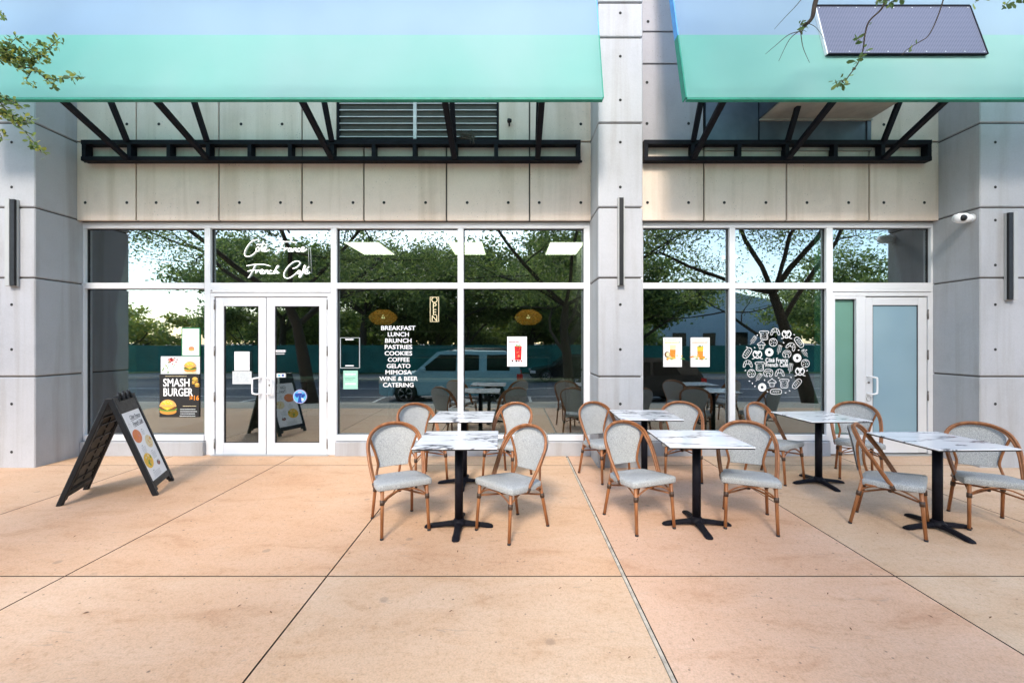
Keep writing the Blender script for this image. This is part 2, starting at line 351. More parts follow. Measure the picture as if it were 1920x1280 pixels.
def tag(o, label=None, cat=None, group=None, kind=None):
    if label: o['label'] = label
    if cat: o['category'] = cat
    if group: o['group'] = group
    if kind: o['kind'] = kind
    return o
def thing(name, label, cat, loc=(0,0,0), rz=0, group=None):
    o = bpy.data.objects.new(name, None); o.empty_display_size = 0.1; COL.objects.link(o); o.location = loc; o.rotation_euler = (0, 0, rz)
    return tag(o, label, cat, group)
def copy_tree(o, parent=None):
    c = o.copy(); COL.objects.link(c)
    if parent: c.parent = parent
    for ch in [x for x in bpy.data.objects if x.parent == o]: copy_tree(ch, c)
    return c
def cr(pts, n=6, closed=False):
    """Catmull-Rom through the points"""
    P = [tuple(p) for p in pts]; out = []; m = len(P); d = len(P[0])
    rng = range(m if closed else m-1)
    for i in rng:
        if closed: a, b, c, e = P[(i-1)%m], P[i], P[(i+1)%m], P[(i+2)%m]
        else: a, b, c, e = P[max(i-1,0)], P[i], P[i+1], P[min(i+2,m-1)]
        for q in range(n):
            t = q/n
            out.append(tuple(0.5*(2*b[k]+(c[k]-a[k])*t+(2*a[k]-5*b[k]+4*c[k]-e[k])*t*t+(3*b[k]-a[k]-3*c[k]+e[k])*t**3) for k in range(d)))
    if not closed: out.append(P[-1])
    return out

# ------------------------------------------------------------------ the setting: paving, street
JX = [-8.2, -4.5, -2.90, -1.20, 0.727, 2.485, 4.3, 6.1, 8.2]
JY = [-4.06, -3.06, -0.49, 0.25]
pv = MB(); slabcol = []
SC = {0: (0.60,0.42,0.28), 1: (0.66,0.455,0.30), 2: (0.66,0.46,0.31), 3: (0.65,0.455,0.315), 4: (0.62,0.43,0.34), 5: (0.62,0.46,0.34), 6: (0.62,0.46,0.35), 7: (0.6,0.44,0.33)}
SC2 = {0: (0.60,0.44,0.32), 1: (0.62,0.46,0.34), 2: (0.61,0.45,0.33), 3: (0.60,0.475,0.36), 4: (0.63,0.455,0.365), 5: (0.58,0.48,0.38), 6: (0.58,0.48,0.38), 7: (0.58,0.46,0.36)}
lay = pv.bm.loops.layers.color.new('slab')
for j in range(len(JY)-1):
    for i in range(len(JX)-1):
        g = 0.005; a, b, c, d = JX[i]+g, JX[i+1]-g, JY[j]+g*1.1, JY[j+1]-g*1.1
        if i == 4: a += 0.010
        if i == 3: b -= 0.010
        col = tuple((SC2[i][q]*(0.75 if j == 0 else 0.45)+SC[i][q]*(0.25 if j == 0 else 0.55)) for q in range(3)); col = (col[0], col[1]*0.6+0.445*0.4, col[2]*0.6+0.335*0.4)
        if j == 2: col = tuple(x*1.02 for x in col)
        n0 = len(pv.bm.faces); pv.box(a, b, c, d, -0.12, 0.0, 'pave', 0)
        pv.bm.faces.ensure_lookup_table()
        for f in pv.bm.faces[n0:]:
            f.normal_update()
            if abs(f.normal.z) < 0.5: f.material_index = pv.mi('joint')
            for l in f.loops: l[lay] = (*[min(1, x*((1.04, 0.97, 0.89) if j else (1.09, 1.05, 0.99))[q])**(1/2.2) for q, x in enumerate(col)], 1)
tag(pv.build('patio_paving'), kind='structure')
gb = MB()
gb.box(-8.2, 8.2, -4.06, 0.2, -0.30, -0.016, 'joint'); tag(gb.build('joint_bed'), kind='structure')
gb = MB(); gb.box(0.7170, 0.7370, -4.06, -0.1, -0.015, -0.001, 'caulk', 0.002); tag(gb.build('expansion_joint'), kind='structure')
g = MB()       # the ground falls towards the street behind the camera
g.face([(-60,-4.06,-0.012), (-60,-8.2,-0.45), (60,-8.2,-0.45), (60,-4.06,-0.012)], 'walk')
g.face([(-60,0.0,-0.016),(-60,-4.06,-0.016),(-8.2,-4.06,-0.016),(-8.2,0.0,-0.016)], 'walk'); g.face([(8.2,0.0,-0.016),(8.2,-4.06,-0.016),(60,-4.06,-0.016),(60,0.0,-0.016)], 'walk')
tag(g.build('sidewalk'), kind='structure')
g = MB(); g.box(-60, 60, -8.36, -8.2, -0.62, -0.445, 'kerb', 0.02); g.box(-60, 60, -19.2, -19.05, -0.62, -0.445, 'kerb', 0.02); tag(g.build('kerb'), kind='structure')
g = MB(); g.face([(-400,-8.3,-0.60),(-400,-400,-0.60),(400,-400,-0.60),(400,-8.3,-0.60)], 'asphalt'); tag(g.build('street'), kind='structure')
g = MB()
for x in (-9.5, -4.9, 0.6, 6.9): g.box(x, x+0.1, -10.9, -8.6, -0.60, -0.594, 'paint')
g.box(-60, 60, -13.95, -13.85, -0.60, -0.594, 'paint'); g.box(-60, 60, -10.98, -10.90, -0.60, -0.594, 'paint'); tag(g.build('road_markings'), kind='structure')
g = MB(); g.box(-60, 60, -21.2, -19.2, -0.62, -0.44, 'walk'); tag(g.build('far_pavement'), kind='structure')
g = MB(); g.box(-60, 60, -60, -21.2, -0.62, -0.43, 'grass'); tag(g.build('grass_verge'), kind='structure')

# ------------------------------------------------------------------ the building
B = thing('cafe_building', 'grey and beige concrete cafe building with white framed storefront windows', 'building', (0, 0, 0))
WY = -0.08; WD = CAMD+WY; PD = 5.334; PY = PD-CAMD
GZ = [3.12, 4.156, 5.185, 5.61, 6.64, 7.67, 9.0]
MT['wall_grey'] = concrete('darker_wall_concrete', (0.36, 0.345, 0.37), (0.33, 0.31, 0.32))  # darker, greyer copy of the wall concrete for upper panels of one column
def wall(cols, x0, x1, skip=(), dark=None):
    m = MB(); g = 0.010
    m.box(x0, x1, WY+0.028, 0.16, 3.122, 9.0, 'groove')
    xs = [x0]+[PX(p, WD) for p in cols]+[x1]
    for r in range(len(GZ)-1):
        for i in range(len(xs)-1):
            segs = [(xs[i], xs[i+1])]
            for (rr, a, b) in skip:
                if rr == r:
                    ns = []
                    for (p, q) in segs:
                        if b <= p or a >= q: ns.append((p, q)); continue
                        if a > p: ns.append((p, a))
                        if b < q: ns.append((b, q))
                    segs = ns
            for (p, q) in segs:
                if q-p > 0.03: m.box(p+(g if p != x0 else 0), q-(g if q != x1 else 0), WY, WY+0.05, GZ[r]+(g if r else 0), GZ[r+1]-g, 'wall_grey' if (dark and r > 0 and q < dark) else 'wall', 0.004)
    return m
def T_XZ(Y): return lambda x, z: (x, Y, z)
VX0, VX1 = PX(632, WD), PX(934, WD); HX0, HX1 = PX(1320, WD), PX(1632, WD)
m = wall([255, 410, 566, 682, 837, 993], -5.75, 1.04, skip=[(1, VX0, VX1)])
for x in (160, 238, 293, 371, 449, 526, 584, 662, 720, 798, 876, 953, 1011, 1089):
    for y in (303, 380): m.disc((PX(x, WD), PZ(y, WD)), 0.020, 'hole', T_XZ(WY-0.002))
for x in (238, 298, 452, 529, 1089): m.disc((PX(x, WD), PZ(233, WD)), 0.020, 'hole', T_XZ(WY-0.002))
m.build('wall', B)
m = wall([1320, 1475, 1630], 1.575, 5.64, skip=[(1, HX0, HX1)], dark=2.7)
for x in (1214, 1291, 1358, 1436, 1513, 1591, 1657, 1733):
    for y in (303, 380): m.disc((PX(x, WD), PZ(y, WD)), 0.020, 'hole', T_XZ(WY-0.002))
for x, y in ((1291, 232), (1657, 234), (1215, 41), (1213, 155), (1213, 232)): m.disc((PX(x, WD), PZ(y, WD)), 0.020, 'hole', T_XZ(WY-0.002))
m.build('wall', B)
PG = [0.0, 1.096, 2.285, 3.133, 4.15, 5.18, 5.6, 6.64, 7.67, 9.0]
HOLES = [25, 106, 188, 267, 351, 413, 497, 571, 655, 757, 847]
def pilaster(x0, x1, hx):
    m = MB(); m.box(x0+0.02, x1-0.02, PY+0.02, 0.2, 0, 9.0, 'groove')
    for a, b in zip(PG[:-1], PG[1:]): m.box(x0, x1, PY, 0.25, a+(0.009 if a else -0.01), b-0.009, 'pil', 0.010)
    for h in hx:
        for y in HOLES: m.disc((h, PZ(y, PD)), 0.0175, 'hole', T_XZ(PY-0.002))
    return m.build('pilaster', B)
pilaster(-7.3, -5.75, [PX(22, PD), -6.8]); pilaster(1.04, 1.575, [PX(1163, PD)]); pilaster(5.64, 7.1, [PX(1866, PD), 6.6])
m = MB()       # plain wings beyond the two outer pilasters, the roof and the closed back
m.box(-30, -7.3, -0.1, 0.2, 0, 9.0, 'wall'); m.box(7.1, 30, -0.1, 0.2, 0, 9.0, 'wall')
m.box(-30, 30, 0.16, 9.5, 9.0, 9.3, 'pil'); m.box(-30, 30, 9.2, 9.5, 0, 9.0, 'wall'); m.build('side_wing', B)
# louvre vent
m = MB(); m.box(VX0, VX1, -0.05, 0.0, 4.17, 5.17, 'black')
for a, b in ((VX0, VX0+0.035), (VX1-0.02, VX1), (PX(778, WD)-0.022, PX(778, WD)+0.022)): m.box(a, b, WY-0.012, WY+0.05, 4.17, 5.17, 'steel' if a != PX(778, WD)-0.022 else 'slat', 0.003)
m.box(VX0, VX1, WY-0.012, WY+0.05, 4.166, 4.19, 'steel')
vent = m.build('louvre_vent', B)
m = MB()
for z in [4.215+0.088*i for i in range(11)]:
    def Tt(v, z=z): return Vector((v.x, v.y, v.z+(v.y+0.08)*0.25))
    m.box(VX0+0.035, VX1-0.02, WY-0.004, WY+0.022, z, z+0.010, 'black', 0, Tt)
    m.box(VX0+0.035, VX1-0.02, WY-0.009, WY-0.0045, z-0.001, z+0.010, 'slat', 0)
m.build('slat', vent)
# extractor hood and its dark sheet metal panel
m = MB(); m.box(HX0, HX1, WY+0.006, 0.0, 4.17, 5.17, 'darkmetal'); m.box(HX0, HX0+0.02, WY-0.01, 0, 4.17, 5.17, 'steel'); m.box(HX1-0.05, HX1, WY-0.012, 0, 4.17, 5.17, 'darkmetal')
m.box(HX0+0.72, HX0+0.735, WY-0.002, 0, 4.17, 5.17, 'steel'); m.build('metal_panel', B)
m = MB(); hx0 = PX(1423, WD)
m.box(hx0, HX1+0.01, -0.80, WY, 4.459, 5.15, 'darkmetal', 0.006); m.box(hx0+0.02, HX1-0.01, -0.78, WY, 4.445, 4.462, 'duct', 0.004)
m.box(hx0, HX1+0.01, WY-0.03, WY+0.02, 4.43, 4.446, 'duct')
m.build('extractor_hood', B)
m = MB(); m.box(PX(1320, WD), PX(1632, WD), WY-0.03, WY+0.02, PZ(284, WD), PZ(274, WD), 'duct', 0.004); m.build('flashing', B)

# storefront glazing ---------------------------------------------------
def gx(px): return PX(px, CAMD)
def gz(py): return PZ(py, CAMD)
def rail(m, px0, px1, py0, py1, y0=0.0, y1=0.13, k='alu', bev=0.003): m.box(gx(px0), gx(px1), y0, y1, gz(py1), gz(py0), k, bev)
def pane(px0, px1, py0, py1, parent, k='glass', y=0.06, gasket=True):
    m = MB(); m.box(gx(px0)-0.004, gx(px1)+0.004, y, y+0.008, gz(py1)-0.004, gz(py0)+0.004, k); m.build('pane', parent)
def gaskets(m, px0, px1, py0, py1, y=0.045):
    t = 0.9
    rail(m, px0, px1, py0, py0+t*1.3, y, y+0.02, 'gasket', 0); rail(m, px0, px1, py1-t, py1, y, y+0.02, 'gasket', 0)
    rail(m, px0, px0+t*1.5, py0+t*1.3, py1-t, y, y+0.02, 'gasket', 0); rail(m, px1-t, px1, py0+t*1.3, py1-t, y, y+0.02, 'gasket', 0)
# left front
m = MB()
rail(m, 150, 1107, 417, 428)
for a, b in ((150, 158), (383, 394), (620, 631), (858, 869), (1095, 1107)): rail(m, a, b, 428, 826, 0.002, 0.13)
for a, b in ((158, 383), (394, 620), (631, 858), (869, 1095)): rail(m, a, b, 530, 541)
for a, b in ((158, 383), (631, 858), (869, 1095)): rail(m, a, b, 815, 826, -0.012, 0.13)
for a, b in ((158, 383), (394, 620), (631, 858), (869, 1095)): gaskets(m, a, b, 428, 530)
for a, b in ((158, 383), (631, 858), (869, 1095)): gaskets(m, a, b, 541, 815)
rail(m, 394, 620, 541, 548, -0.004, 0.13); rail(m, 394, 620, 549, 556, 0.004, 0.13)
for a, b in ((385, 401.5), (613, 630)): rail(m, a, b, 826 if False else 556, 855, 0.006, 0.12)
m.disc((gx(397), gz(545)), 0.012, 'hole', T_XZ(-0.006)); m.disc((gx(397), gz(545)), 0.006, 'alu', T_XZ(-0.007))
fr = m.build('storefront_frame', B)
for a, b in ((158, 383), (394, 620), (631, 858), (869, 1095)): pane(a, b, 428, 530, fr)
for a, b in ((158, 383), (631, 858), (869, 1095)): pane(a, b, 541, 815, fr)
m = MB(); m.bm.free()
for a, b in ((-5.75, gx(385)), (gx(630), 1.04), (1.575, gx(1553))):
    m = MB(); m.box(a, b, -0.05, 0.12, -0.01, gz(827), 'pil', 0.006); m.build('window_base', B)
m = MB()
m.box(-5.75, 1.04, 0.003, 0.16, gz(417), 3.13, 'groove'); m.box(1.575, 5.64, 0.003, 0.16, gz(417), 3.13, 'groove')
m.box(-5.75, gx(150), 0.012, 0.14, 0, 3.12, 'pil'); m.box(gx(1755), 5.64, 0.012, 0.14, 0, 3.12, 'pil'); m.build('head_closer', B)
def door(px0, px1, py0, py1, g0, g1, h0, h1, hinge_px, fill='glass', th=0.045):
    m = MB(); y0, y1 = 0.016, 0.016+th
    rail(m, px0, g0, py0, py1, y0, y1, bev=0.004); rail(m, g1, px1, py0, py1, y0, y1, bev=0.004)
    rail(m, g0, g1, py0, h0, y0+0.0015, y1, bev=0); rail(m, g0, g1, h1, py1, y0+0.0015, y1, bev=0)
    gaskets(m, g0, g1, h0, h1, 0.024)
    d = m.build('door', B)
    mm = MB(); mm.box(gx(g0), gx(g1), 0.036, 0.044, gz(h1), gz(h0), fill); mm.build('pane', d)
    for py in HY:
        h = MB(); h.lathe([(0.009, -0.065), (0.009, 0.065)], (gx(hinge_px), 0.006, gz(py)), 'brass', 8); h.build('hinge', d)
    return d
HY = (571, 658, 744, 832)
d1 = door(402.5, 497.3, 557.5, 855, 418, 483, 573.5, 830.5, 401.5)
d2 = door(498.5, 612, 557.5, 855, 514, 597.5, 573.5, 830.5, 613)
def pull(parent, px, side, py0=709, py1=740):
    h = MB(); x = gx(px); z0, z1 = gz(py1), gz(py0); o = side*0.075
    h.tube(cr([(x, 0.016, z0), (x+o*0.2, -0.045, z0), (x+o*0.8, -0.055, z0+0.008), (x+o, -0.055, z0+0.03), (x+o, -0.055, z1-0.03), (x+o*0.8, -0.055, z1-0.008), (x+o*0.2, -0.045, z1), (x, 0.016, z1)], 5), 0.011, 'white', 10)
    h.build('handle', parent)
pull(d1, 488, -1, 708, 738); pull(d2, 502, 1, 708, 738)
h = MB(); h.lathe([(0.013, 0.0), (0.013, -0.014), (0.006, -0.015), (0, -0.015)], (gx(505), 0.016, gz(722)), 'brass', 12, 'y'); h.build('lock', d2)
h = MB(); rail(h, 483.5, 514, 0, 1, 0, 0.001) if False else None
for (a, b, dd) in ((418, 483, d1), (514, 597.5, d2)):
    h = MB(); h.box(gx(a), gx(b), 0.075, 0.10, gz(710), gz(706.5), 'counter', 0.003); h.build('push_bar', dd)
for a, b in ((398, 617), (1622, 1745)):
    m = MB(); m.box(gx(a), gx(b), -0.05, 0.12, -0.012, 0.008, 'chrome', 0.003); m.build('threshold', B)
# right front
m = MB()
rail(m, 1180, 1756, 417, 427)
for a, b in ((1185, 1206), (1368, 1379), (1550, 1562), (1746, 1756)): rail(m, a, b, 427, 826, 0.002, 0.13)
for a, b in ((1206, 1368), (1379, 1550), (1562, 1746)): rail(m, a, b, 530, 541)
for a, b in ((1206, 1368), (1379, 1550)): rail(m, a, b, 815, 826, -0.012, 0.13)
for a, b in ((1206, 1368), (1379, 1550), (1562, 1746)): gaskets(m, a, b, 427, 530)
for a, b in ((1206, 1368), (1379, 1550)): gaskets(m, a, b, 541, 815)
rail(m, 1562, 1746, 541, 547, -0.004, 0.13); rail(m, 1562, 1746, 548, 555, 0.004, 0.13)
rail(m, 1556, 1566.5, 555, 851, 0.004, 0.12); rail(m, 1606.5, 1624, 555, 851, 0.006, 0.12); rail(m, 1741, 1750, 555, 851, 0.006, 0.12)
rail(m, 1566.5, 1606.5, 555, 560.5, 0.008, 0.12); rail(m, 1566.5, 1606.5, 815, 851, 0.008, 0.12); gaskets(m, 1566.5, 1606.5, 560.5, 815)
fr2 = m.build('storefront_frame', B)
for a, b in ((1206, 1368), (1379, 1550), (1562, 1746)): pane(a, b, 427, 530, fr2)
for a, b in ((1206, 1368), (1379, 1550)): pane(a, b, 541, 815, fr2)
pane(1566.5, 1606.5, 560.5, 815, fr2, 'greenfilm')
m = MB(); m.box(gx(1704), gx(1742), 0.10, 0.11, gz(530), gz(428), 'tealreflection'); m.build('pilaster_reflection', fr2)  # added teal sheet, paints the pilaster's reflection in the transom
for a, b in ((1537, 1549), (371, 382)):
    m = MB(); m.box(gx(a), gx(b), 0.10, 0.11, gz(815), gz(428), 'mint'); m.build('mint_strip', fr2 if a > 900 else fr)
HY = (589, 665, 742, 828)
d3 = door(1625, 1740, 557, 849, 1638.5, 1724, 571.5, 812, 1741, 'frost')
pull(d3, 1628, 1, 706, 738)
h = MB(); h.lathe([(0.013, 0.0), (0.013, -0.014), (0, -0.015)], (gx(1630), 0.016, gz(717)), 'brass', 12, 'y'); h.build('lock', d3)
h = MB(); h.tube([(gx(1630)+0.03*math.cos(a), 0.008, gz(747)+0.035*math.sin(a)) for a in [2*PI*i/14 for i in range(15)]], 0.003, 'chrome', 6); h.build('key_ring', d3)
# rooms behind the glass
m = MB()
for a, b in ((-5.9, 1.25), (1.35, 5.85)):
    m.face([(a, 0.14, 0.0), (b, 0.14, 0.0), (b, 8, 0.0), (a, 8, 0.0)], 'infloor'); m.face([(a, 0.14, 3.24), (a, 8, 3.24), (b, 8, 3.24), (b, 0.14, 3.24)], 'inceil')
m.box(-5.9, 5.85, 8, 8.1, 0, 3.3, 'inwall'); m.box(-6.0, -5.9, 0.14, 8, 0, 3.3, 'inwall'); m.box(5.85, 5.95, 0.14, 8, 0, 3.3, 'inwall'); m.box(1.25, 1.35, 0.14, 8, 0, 3.3, 'inwall')
m.box(-6, 6, 0.17, 8.1, 3.3, 3.35, 'inwall'); m.build('interior_shell', B)
m = MB(); m.box(-5.66, -5.33, 0.35, 0.75, 0, 3.24, 'inwall2', 0.01); m.build('interior_column', B)
m = MB(); m.box(-3.3, 1.0, 6.5, 7.2, 0, 1.05, 'inteal', 0.01); m.box(-3.35, 1.05, 6.45, 7.25, 1.05, 1.09, 'counter', 0.005)
m.box(-3.0, 1.0, 7.75, 7.98, 1.3, 1.35, 'counter'); m.box(-3.0, 1.0, 7.75, 7.98, 1.8, 1.85, 'counter'); tag(m.build('service_counter'), 'dark counter at the back of the cafe behind the glass', 'counter')
m = MB(); m.box(-3.9, 1.1, 1.95, 2.3, 0.80, 0.84, 'counter', 0.004)
for x in (-3.8, -2.2, -0.6, 1.0): m.box(x-0.03, x+0.03, 2.05, 2.2, 0, 0.80, 'steel')
tag(m.build('window_ledge'), 'long pale ledge running behind the cafe window glass', 'ledge')
for i, (x, lb) in enumerate(((-2.86, 'left rectangular lit ceiling panel seen through the transom glass'), (-1.10, 'middle rectangular lit ceiling panel seen through the transom glass'), (0.64, 'right rectangular lit ceiling panel nearest the middle pilaster'))):
    t = thing('ceiling_light', lb, 'ceiling light', (x+0.3, 2.1, 3.2), 0, 'lit ceiling panels in the cafe')
    q = MB(); q.box(-0.32, 0.32, -0.55, 0.55, 0.0, 0.035, 'alu', 0.003); q.build('frame', t)
    q = MB(); q.box(-0.29, 0.29, -0.52, 0.52, -0.006, 0.0, 'panel_light'); q.build('diffuser', t)
for x, y, lb in ((2.0, 2.4, 'small round lit downlight at left of the right window'), (4.4, 3.0, 'small round lit downlight above the round window logo')):
    q = MB(); q.lathe([(0.0, 0.0), (0.13, 0.0), (0.14, 0.02), (0.14, 0.04)], (0, 0, 0), 'panel_light', 16); o = q.build('downlight'); o.location = (x, y, 3.2); tag(o, lb, 'ceiling light')
for x, lb in ((-2.60, 'orange woven pendant lamp behind the menu word list'), (0.33, 'orange woven pendant lamp behind the right cafe pane')):
    t = thing('pendant_lamp', lb, 'pendant lamp', (x, 3.0, 2.0), 0, 'woven pendant lamps')
    q = MB()
    for k in range(7):
        r = 0.27*math.sin(PI*(k+1)/9+0.15); q.tube([(r*math.cos(a), r*math.sin(a), 0.14-0.045*k) for a in [2*PI*i/20 for i in range(21)]], 0.012, 'wicker_glow', 5)
    for k in range(20):
        a = 2*PI*k/20; q.tube([(0.27*math.sin(PI*(j+1)/9+0.15)*math.cos(a), 0.27*math.sin(PI*(j+1)/9+0.15)*math.sin(a), 0.14-0.045*j) for j in range(7)], 0.006, 'wicker_glow', 4)
    q.build('lamp_shade', t)
    q = MB(); q.lathe([(0.0, -0.04), (0.03, -0.02), (0.035, 0.01), (0.0, 0.06)], (0, 0, 0), 'bulb', 10); q.build('bulb', t)
    q = MB(); q.tube([(0, 0, 0.14), (0, 0, 1.24)], 0.006, 'black', 6); q.build('cord', t)

# ------------------------------------------------------------------ awnings
AY0, AZ0 = -1.33, 4.055; ASL = 0.285
def ay(z): return AY0+ASL*(z-AZ0)
ASEAM = 4.055+0.0
for _ in range(1):
    zz = 4.055
    while (CAMH+(640-66)*(CAMD+ay(zz))/F) > zz: zz += 0.002
    ASEAM = zz
ZTOP = 8.3
def awning(x0, x1, trusses, vposts, fr0, fr1, label):
    t = thing('awning', label, 'awning', ((x0+x1)/2, WY, 4.0))
    L = t.location
    def slab(z0, z1, a, b, k, th=0.012):
        m = MB(); n = 24; rows = 5
        for side, off in ((0, 0),):
            for i in range(n):
                for j in range(rows):
                    P = []
                    for (u, v) in ((i/n, j/rows), ((i+1)/n, j/rows), ((i+1)/n, (j+1)/rows), (i/n, (j+1)/rows)):
                        x = a+(b-a)*u; z = z0+(z1-z0)*v
                        P.append((x, ay(z)+off, z))
                    m.face(P if side == 0 else P[::-1], k, True)
        bmesh.ops.remove_doubles(m.bm, verts=m.bm.verts, dist=0.0005); return m
    slab(AZ0, ASEAM, x0, x1, 'awn_mint').build('lower_panel', t, at=L)
    slab(ASEAM, ZTOP, x0, x1, 'awn_blue').build('upper_panel', t, at=L)
    m = MB(); m.box(x0, x1, AY0-0.004, AY0+0.05, AZ0-0.027, AZ0-0.001, 'awn_hem', 0.003); m.build('hem', t, at=L)
    for xe, s in ((x0, -1), (x1, 1)):
        for (z0, z1, k) in ((AZ0, ASEAM, 'awn_hem'), (ASEAM, ZTOP, 'awn_edge')):
            m = MB(); a, b = sorted((xe, xe+s*0.012))
            m.prism([(ay(z0), z0), (ay(z0)+0.10, z0), (ay(z1)+0.10, z1), (ay(z1), z1)], k, lambda p: (a, p[0], p[1]), lambda p: (b, p[0], p[1])); m.build('edge_strip', t, at=L, recalc=True)
    FY = -0.20; fD = CAMD+FY
    zb0, zb1 = PZ(301, fD), PZ(293, fD); zt0, zt1 = PZ(270.5, fD), PZ(262, fD)
    m = MB()
    m.box(fr0, fr1, FY, WY-0.012, zb0, zb1, 'steel', 0.003); m.box(fr0, fr1, FY, WY-0.012, zt0, zt1, 'steel', 0.003)
    for p in vposts: m.box(PX(p, fD)-0.025, PX(p, fD)+0.025, FY+0.004, WY-0.016, zb1, zt0, 'steel')
    for p in vposts: m.box(PX(p, fD)-0.02, PX(p, fD)+0.02, WY-0.013, WY+0.01, zb0+0.01, zb0+0.05, 'steel')
    m.build('wall_frame', t, at=L)
    for p in trusses:
        x = PX(p, fD)
        def bar(y0, z0, y1, z1, wx=0.034, wn=0.05):
            mm = MB(); d = Vector((0, y1-y0, z1-z0)); n = Vector((0, -d.z, d.y)).normalized()*wn/2
            P = [(x-wx, y0-n.y, z0-n.z), (x+wx, y0-n.y, z0-n.z), (x+wx, y0+n.y, z0+n.z), (x-wx, y0+n.y, z0+n.z)]
            Q = [(a, b+d.y, c+d.z) for a, b, c in P]
            i = mm.mi('steel'); A = [mm.bm.verts.new(v) for v in P]; C = [mm.bm.verts.new(v) for v in Q]
            for q in range(4): mm.bm.faces.new((A[q], A[(q+1)%4], C[(q+1)%4], C[q]))
            mm.bm.faces.new(A[::-1]); mm.bm.faces.new(C)
            bmesh.ops.bevel(mm.bm, geom=list(mm.bm.edges), offset=0.004, segments=1, affect='EDGES')
            mm.build('strut', t, at=L, recalc=True)
        bar(FY-0.01, zb0+0.03, -1.20, 4.26)
        bar(FY+0.0, zt1-0.02, ay(5.34)+0.03, 5.34, 0.030)
    m = MB()
    for z in (AZ0+0.03, 5.3, 6.8): m.box(x0+0.02, x1-0.02, ay(z)+0.035, ay(z)+0.075, z, z+0.04, 'steel')
    m.build('cross_bar', t, at=L)
    return t
awning(-6.25, 0.944, [238, 388, 622, 852, 1008], [156, 241, 315, 389, 467, 543, 622, 700, 777, 854, 930, 1008, 1085], PX(151, 5.73), PX(1089, 5.73), 'long mint and pale blue awning over the cafe doors at left')
awning(1.82, 6.3, [1300, 1477, 1657], [1212, 1300, 1387, 1477, 1568, 1657, 1744], PX(1208, 5.73), PX(1748, 5.73), 'mint and pale blue awning right of the middle pilaster with perforated panel')
# perforated metal box on the awning
t = thing('perforated_panel', 'grey perforated metal panel fixed on the front of the right awning', 'metal panel', (3.7, ay(4.7)-0.1, 4.6))
L = t.location; Dp = 4.715
x0, x1 = PX(1552, Dp), PX(1851, Dp); zb = PZ(100, Dp); ztp = zb+0.635
def py_(z): return (Dp-CAMD)+ASL*(z-zb)
m = MB(); i = m.mi('perf')
m.face([(x0, py_(zb), zb), (x1, py_(zb), zb), (x1, py_(ztp), ztp), (x0, py_(ztp), ztp)], 'perf'); m.build('perforated_face', t, at=L)
m = MB(); dpt = ay(zb)-py_(zb)-0.004
def sidebar(a, b, z0, z1, k, e=0.0):
    m.prism([(py_(z0)+0.003-e, z0), (py_(z0)+dpt, z0), (py_(z1)+dpt, z1), (py_(z1)+0.003-e, z1)], k, lambda p: (a, p[0], p[1]), lambda p: (b, p[0], p[1]))
sidebar(x0-0.012, x0, zb-0.01, ztp+0.01, 'lightgrey', 0.008); sidebar(x1, x1+0.012, zb-0.01, ztp+0.01, 'steel', 0.008)
sidebar(x0, x1, zb-0.012, zb, 'steel', 0.008); sidebar(x0, x1, ztp, ztp+0.02, 'steel', 0.01)
for k in range(9):
    x = x0+0.03+(x1-x0-0.06)*k/8
    for z in (zb+0.02, ztp-0.02): m.disc((x, z), 0.006, 'lightgrey', lambda a, b: (a, py_(b)-0.004, b), 8)
m.build('housing', t, at=L, recalc=True)

# wall lamps, sensor, camera, nest
def sconce(px0, px1, py0, py1, flip, lb):
    D = 5.27; x0, x1 = PX(px0, D), PX(px1, D); z0, z1 = PZ(py1, D), PZ(py0, D); xc = (x0+x1)/2; wd = x1-x0
    t = thing('wall_lamp', lb, 'wall lamp', (xc, PY, z0), 0, 'slim vertical wall lamps')
    H = z1-z0; m = MB(); m.box(-wd/2, wd/2, -0.03, 0.0, 0, H, 'chrome', 0.003)
    a, b = (-wd/2, 0.0) if flip == 1 else ((0.0, wd/2) if flip == -1 else (-wd/2, -wd/2+0.012))
    m.box(a, b, -0.064, -0.03, 0, H, 'chrome', 0.003)
    if flip == 0: m.box(wd/2-0.012, wd/2, -0.064, -0.03, 0, H, 'chrome', 0.003)
    m.build('housing', t)
    a, b = (0.001, wd/2) if flip == 1 else ((-wd/2, -0.001) if flip == -1 else (-wd/2+0.013, wd/2-0.013))
    m = MB(); m.box(a, b, -0.060, -0.0305, 0.006, H-0.006, 'blackplastic', 0.002); m.build('lens', t)
sconce(8, 25.5, 372, 536, 1, 'slim vertical metal wall lamp on the left pilaster')
sconce(1159.5, 1171.5, 369, 535, 0, 'slim vertical black wall lamp on the middle pilaster')
sconce(1893, 1909.5, 397, 562, -1, 'slim vertical wall lamp on the right pilaster, hung lowest')
t = thing('security_camera', 'white domed security camera on the right pilaster corner', 'security camera', (5.60, -0.50, 3.03))
m = MB(); m.lathe([(0, -0.17), (0.045, -0.165), (0.06, -0.12), (0.062, -0.05), (0.05, -0.01), (0.04, 0.035)], (0, 0, 0), 'white', 20, 'x'); m.build('body', t)
m = MB(); m.lathe([(0.0, -0.062), (0.030, -0.057), (0.04, -0.040), (0.036, -0.02)], (-0.11, -0.01, -0.008), 'blackplastic', 16, 'y'); m.build('lens', t)
m = MB(); m.lathe([(0.052, 0.02), (0.052, 0.039)], (0, 0, 0), 'alu', 16, 'x'); m.build('mount', t)
t = thing('wall_sensor', 'small black sensor fixed on the concrete beside the vent', 'sensor', (PX(955, WD), WY, PZ(233, WD)))
m = MB(); m.tube([(0, 0, -0.02), (0, -0.07, 0.0)], 0.012, 'blackplastic'); m.build('arm', t)
m = MB(); m.lathe([(0.0, -0.03), (0.028, -0.022), (0.03, 0.0), (0.02, 0.03), (0, 0.032)], (0.0, -0.09, 0.0), 'blackplastic', 12, 'x'); m.build('head', t)
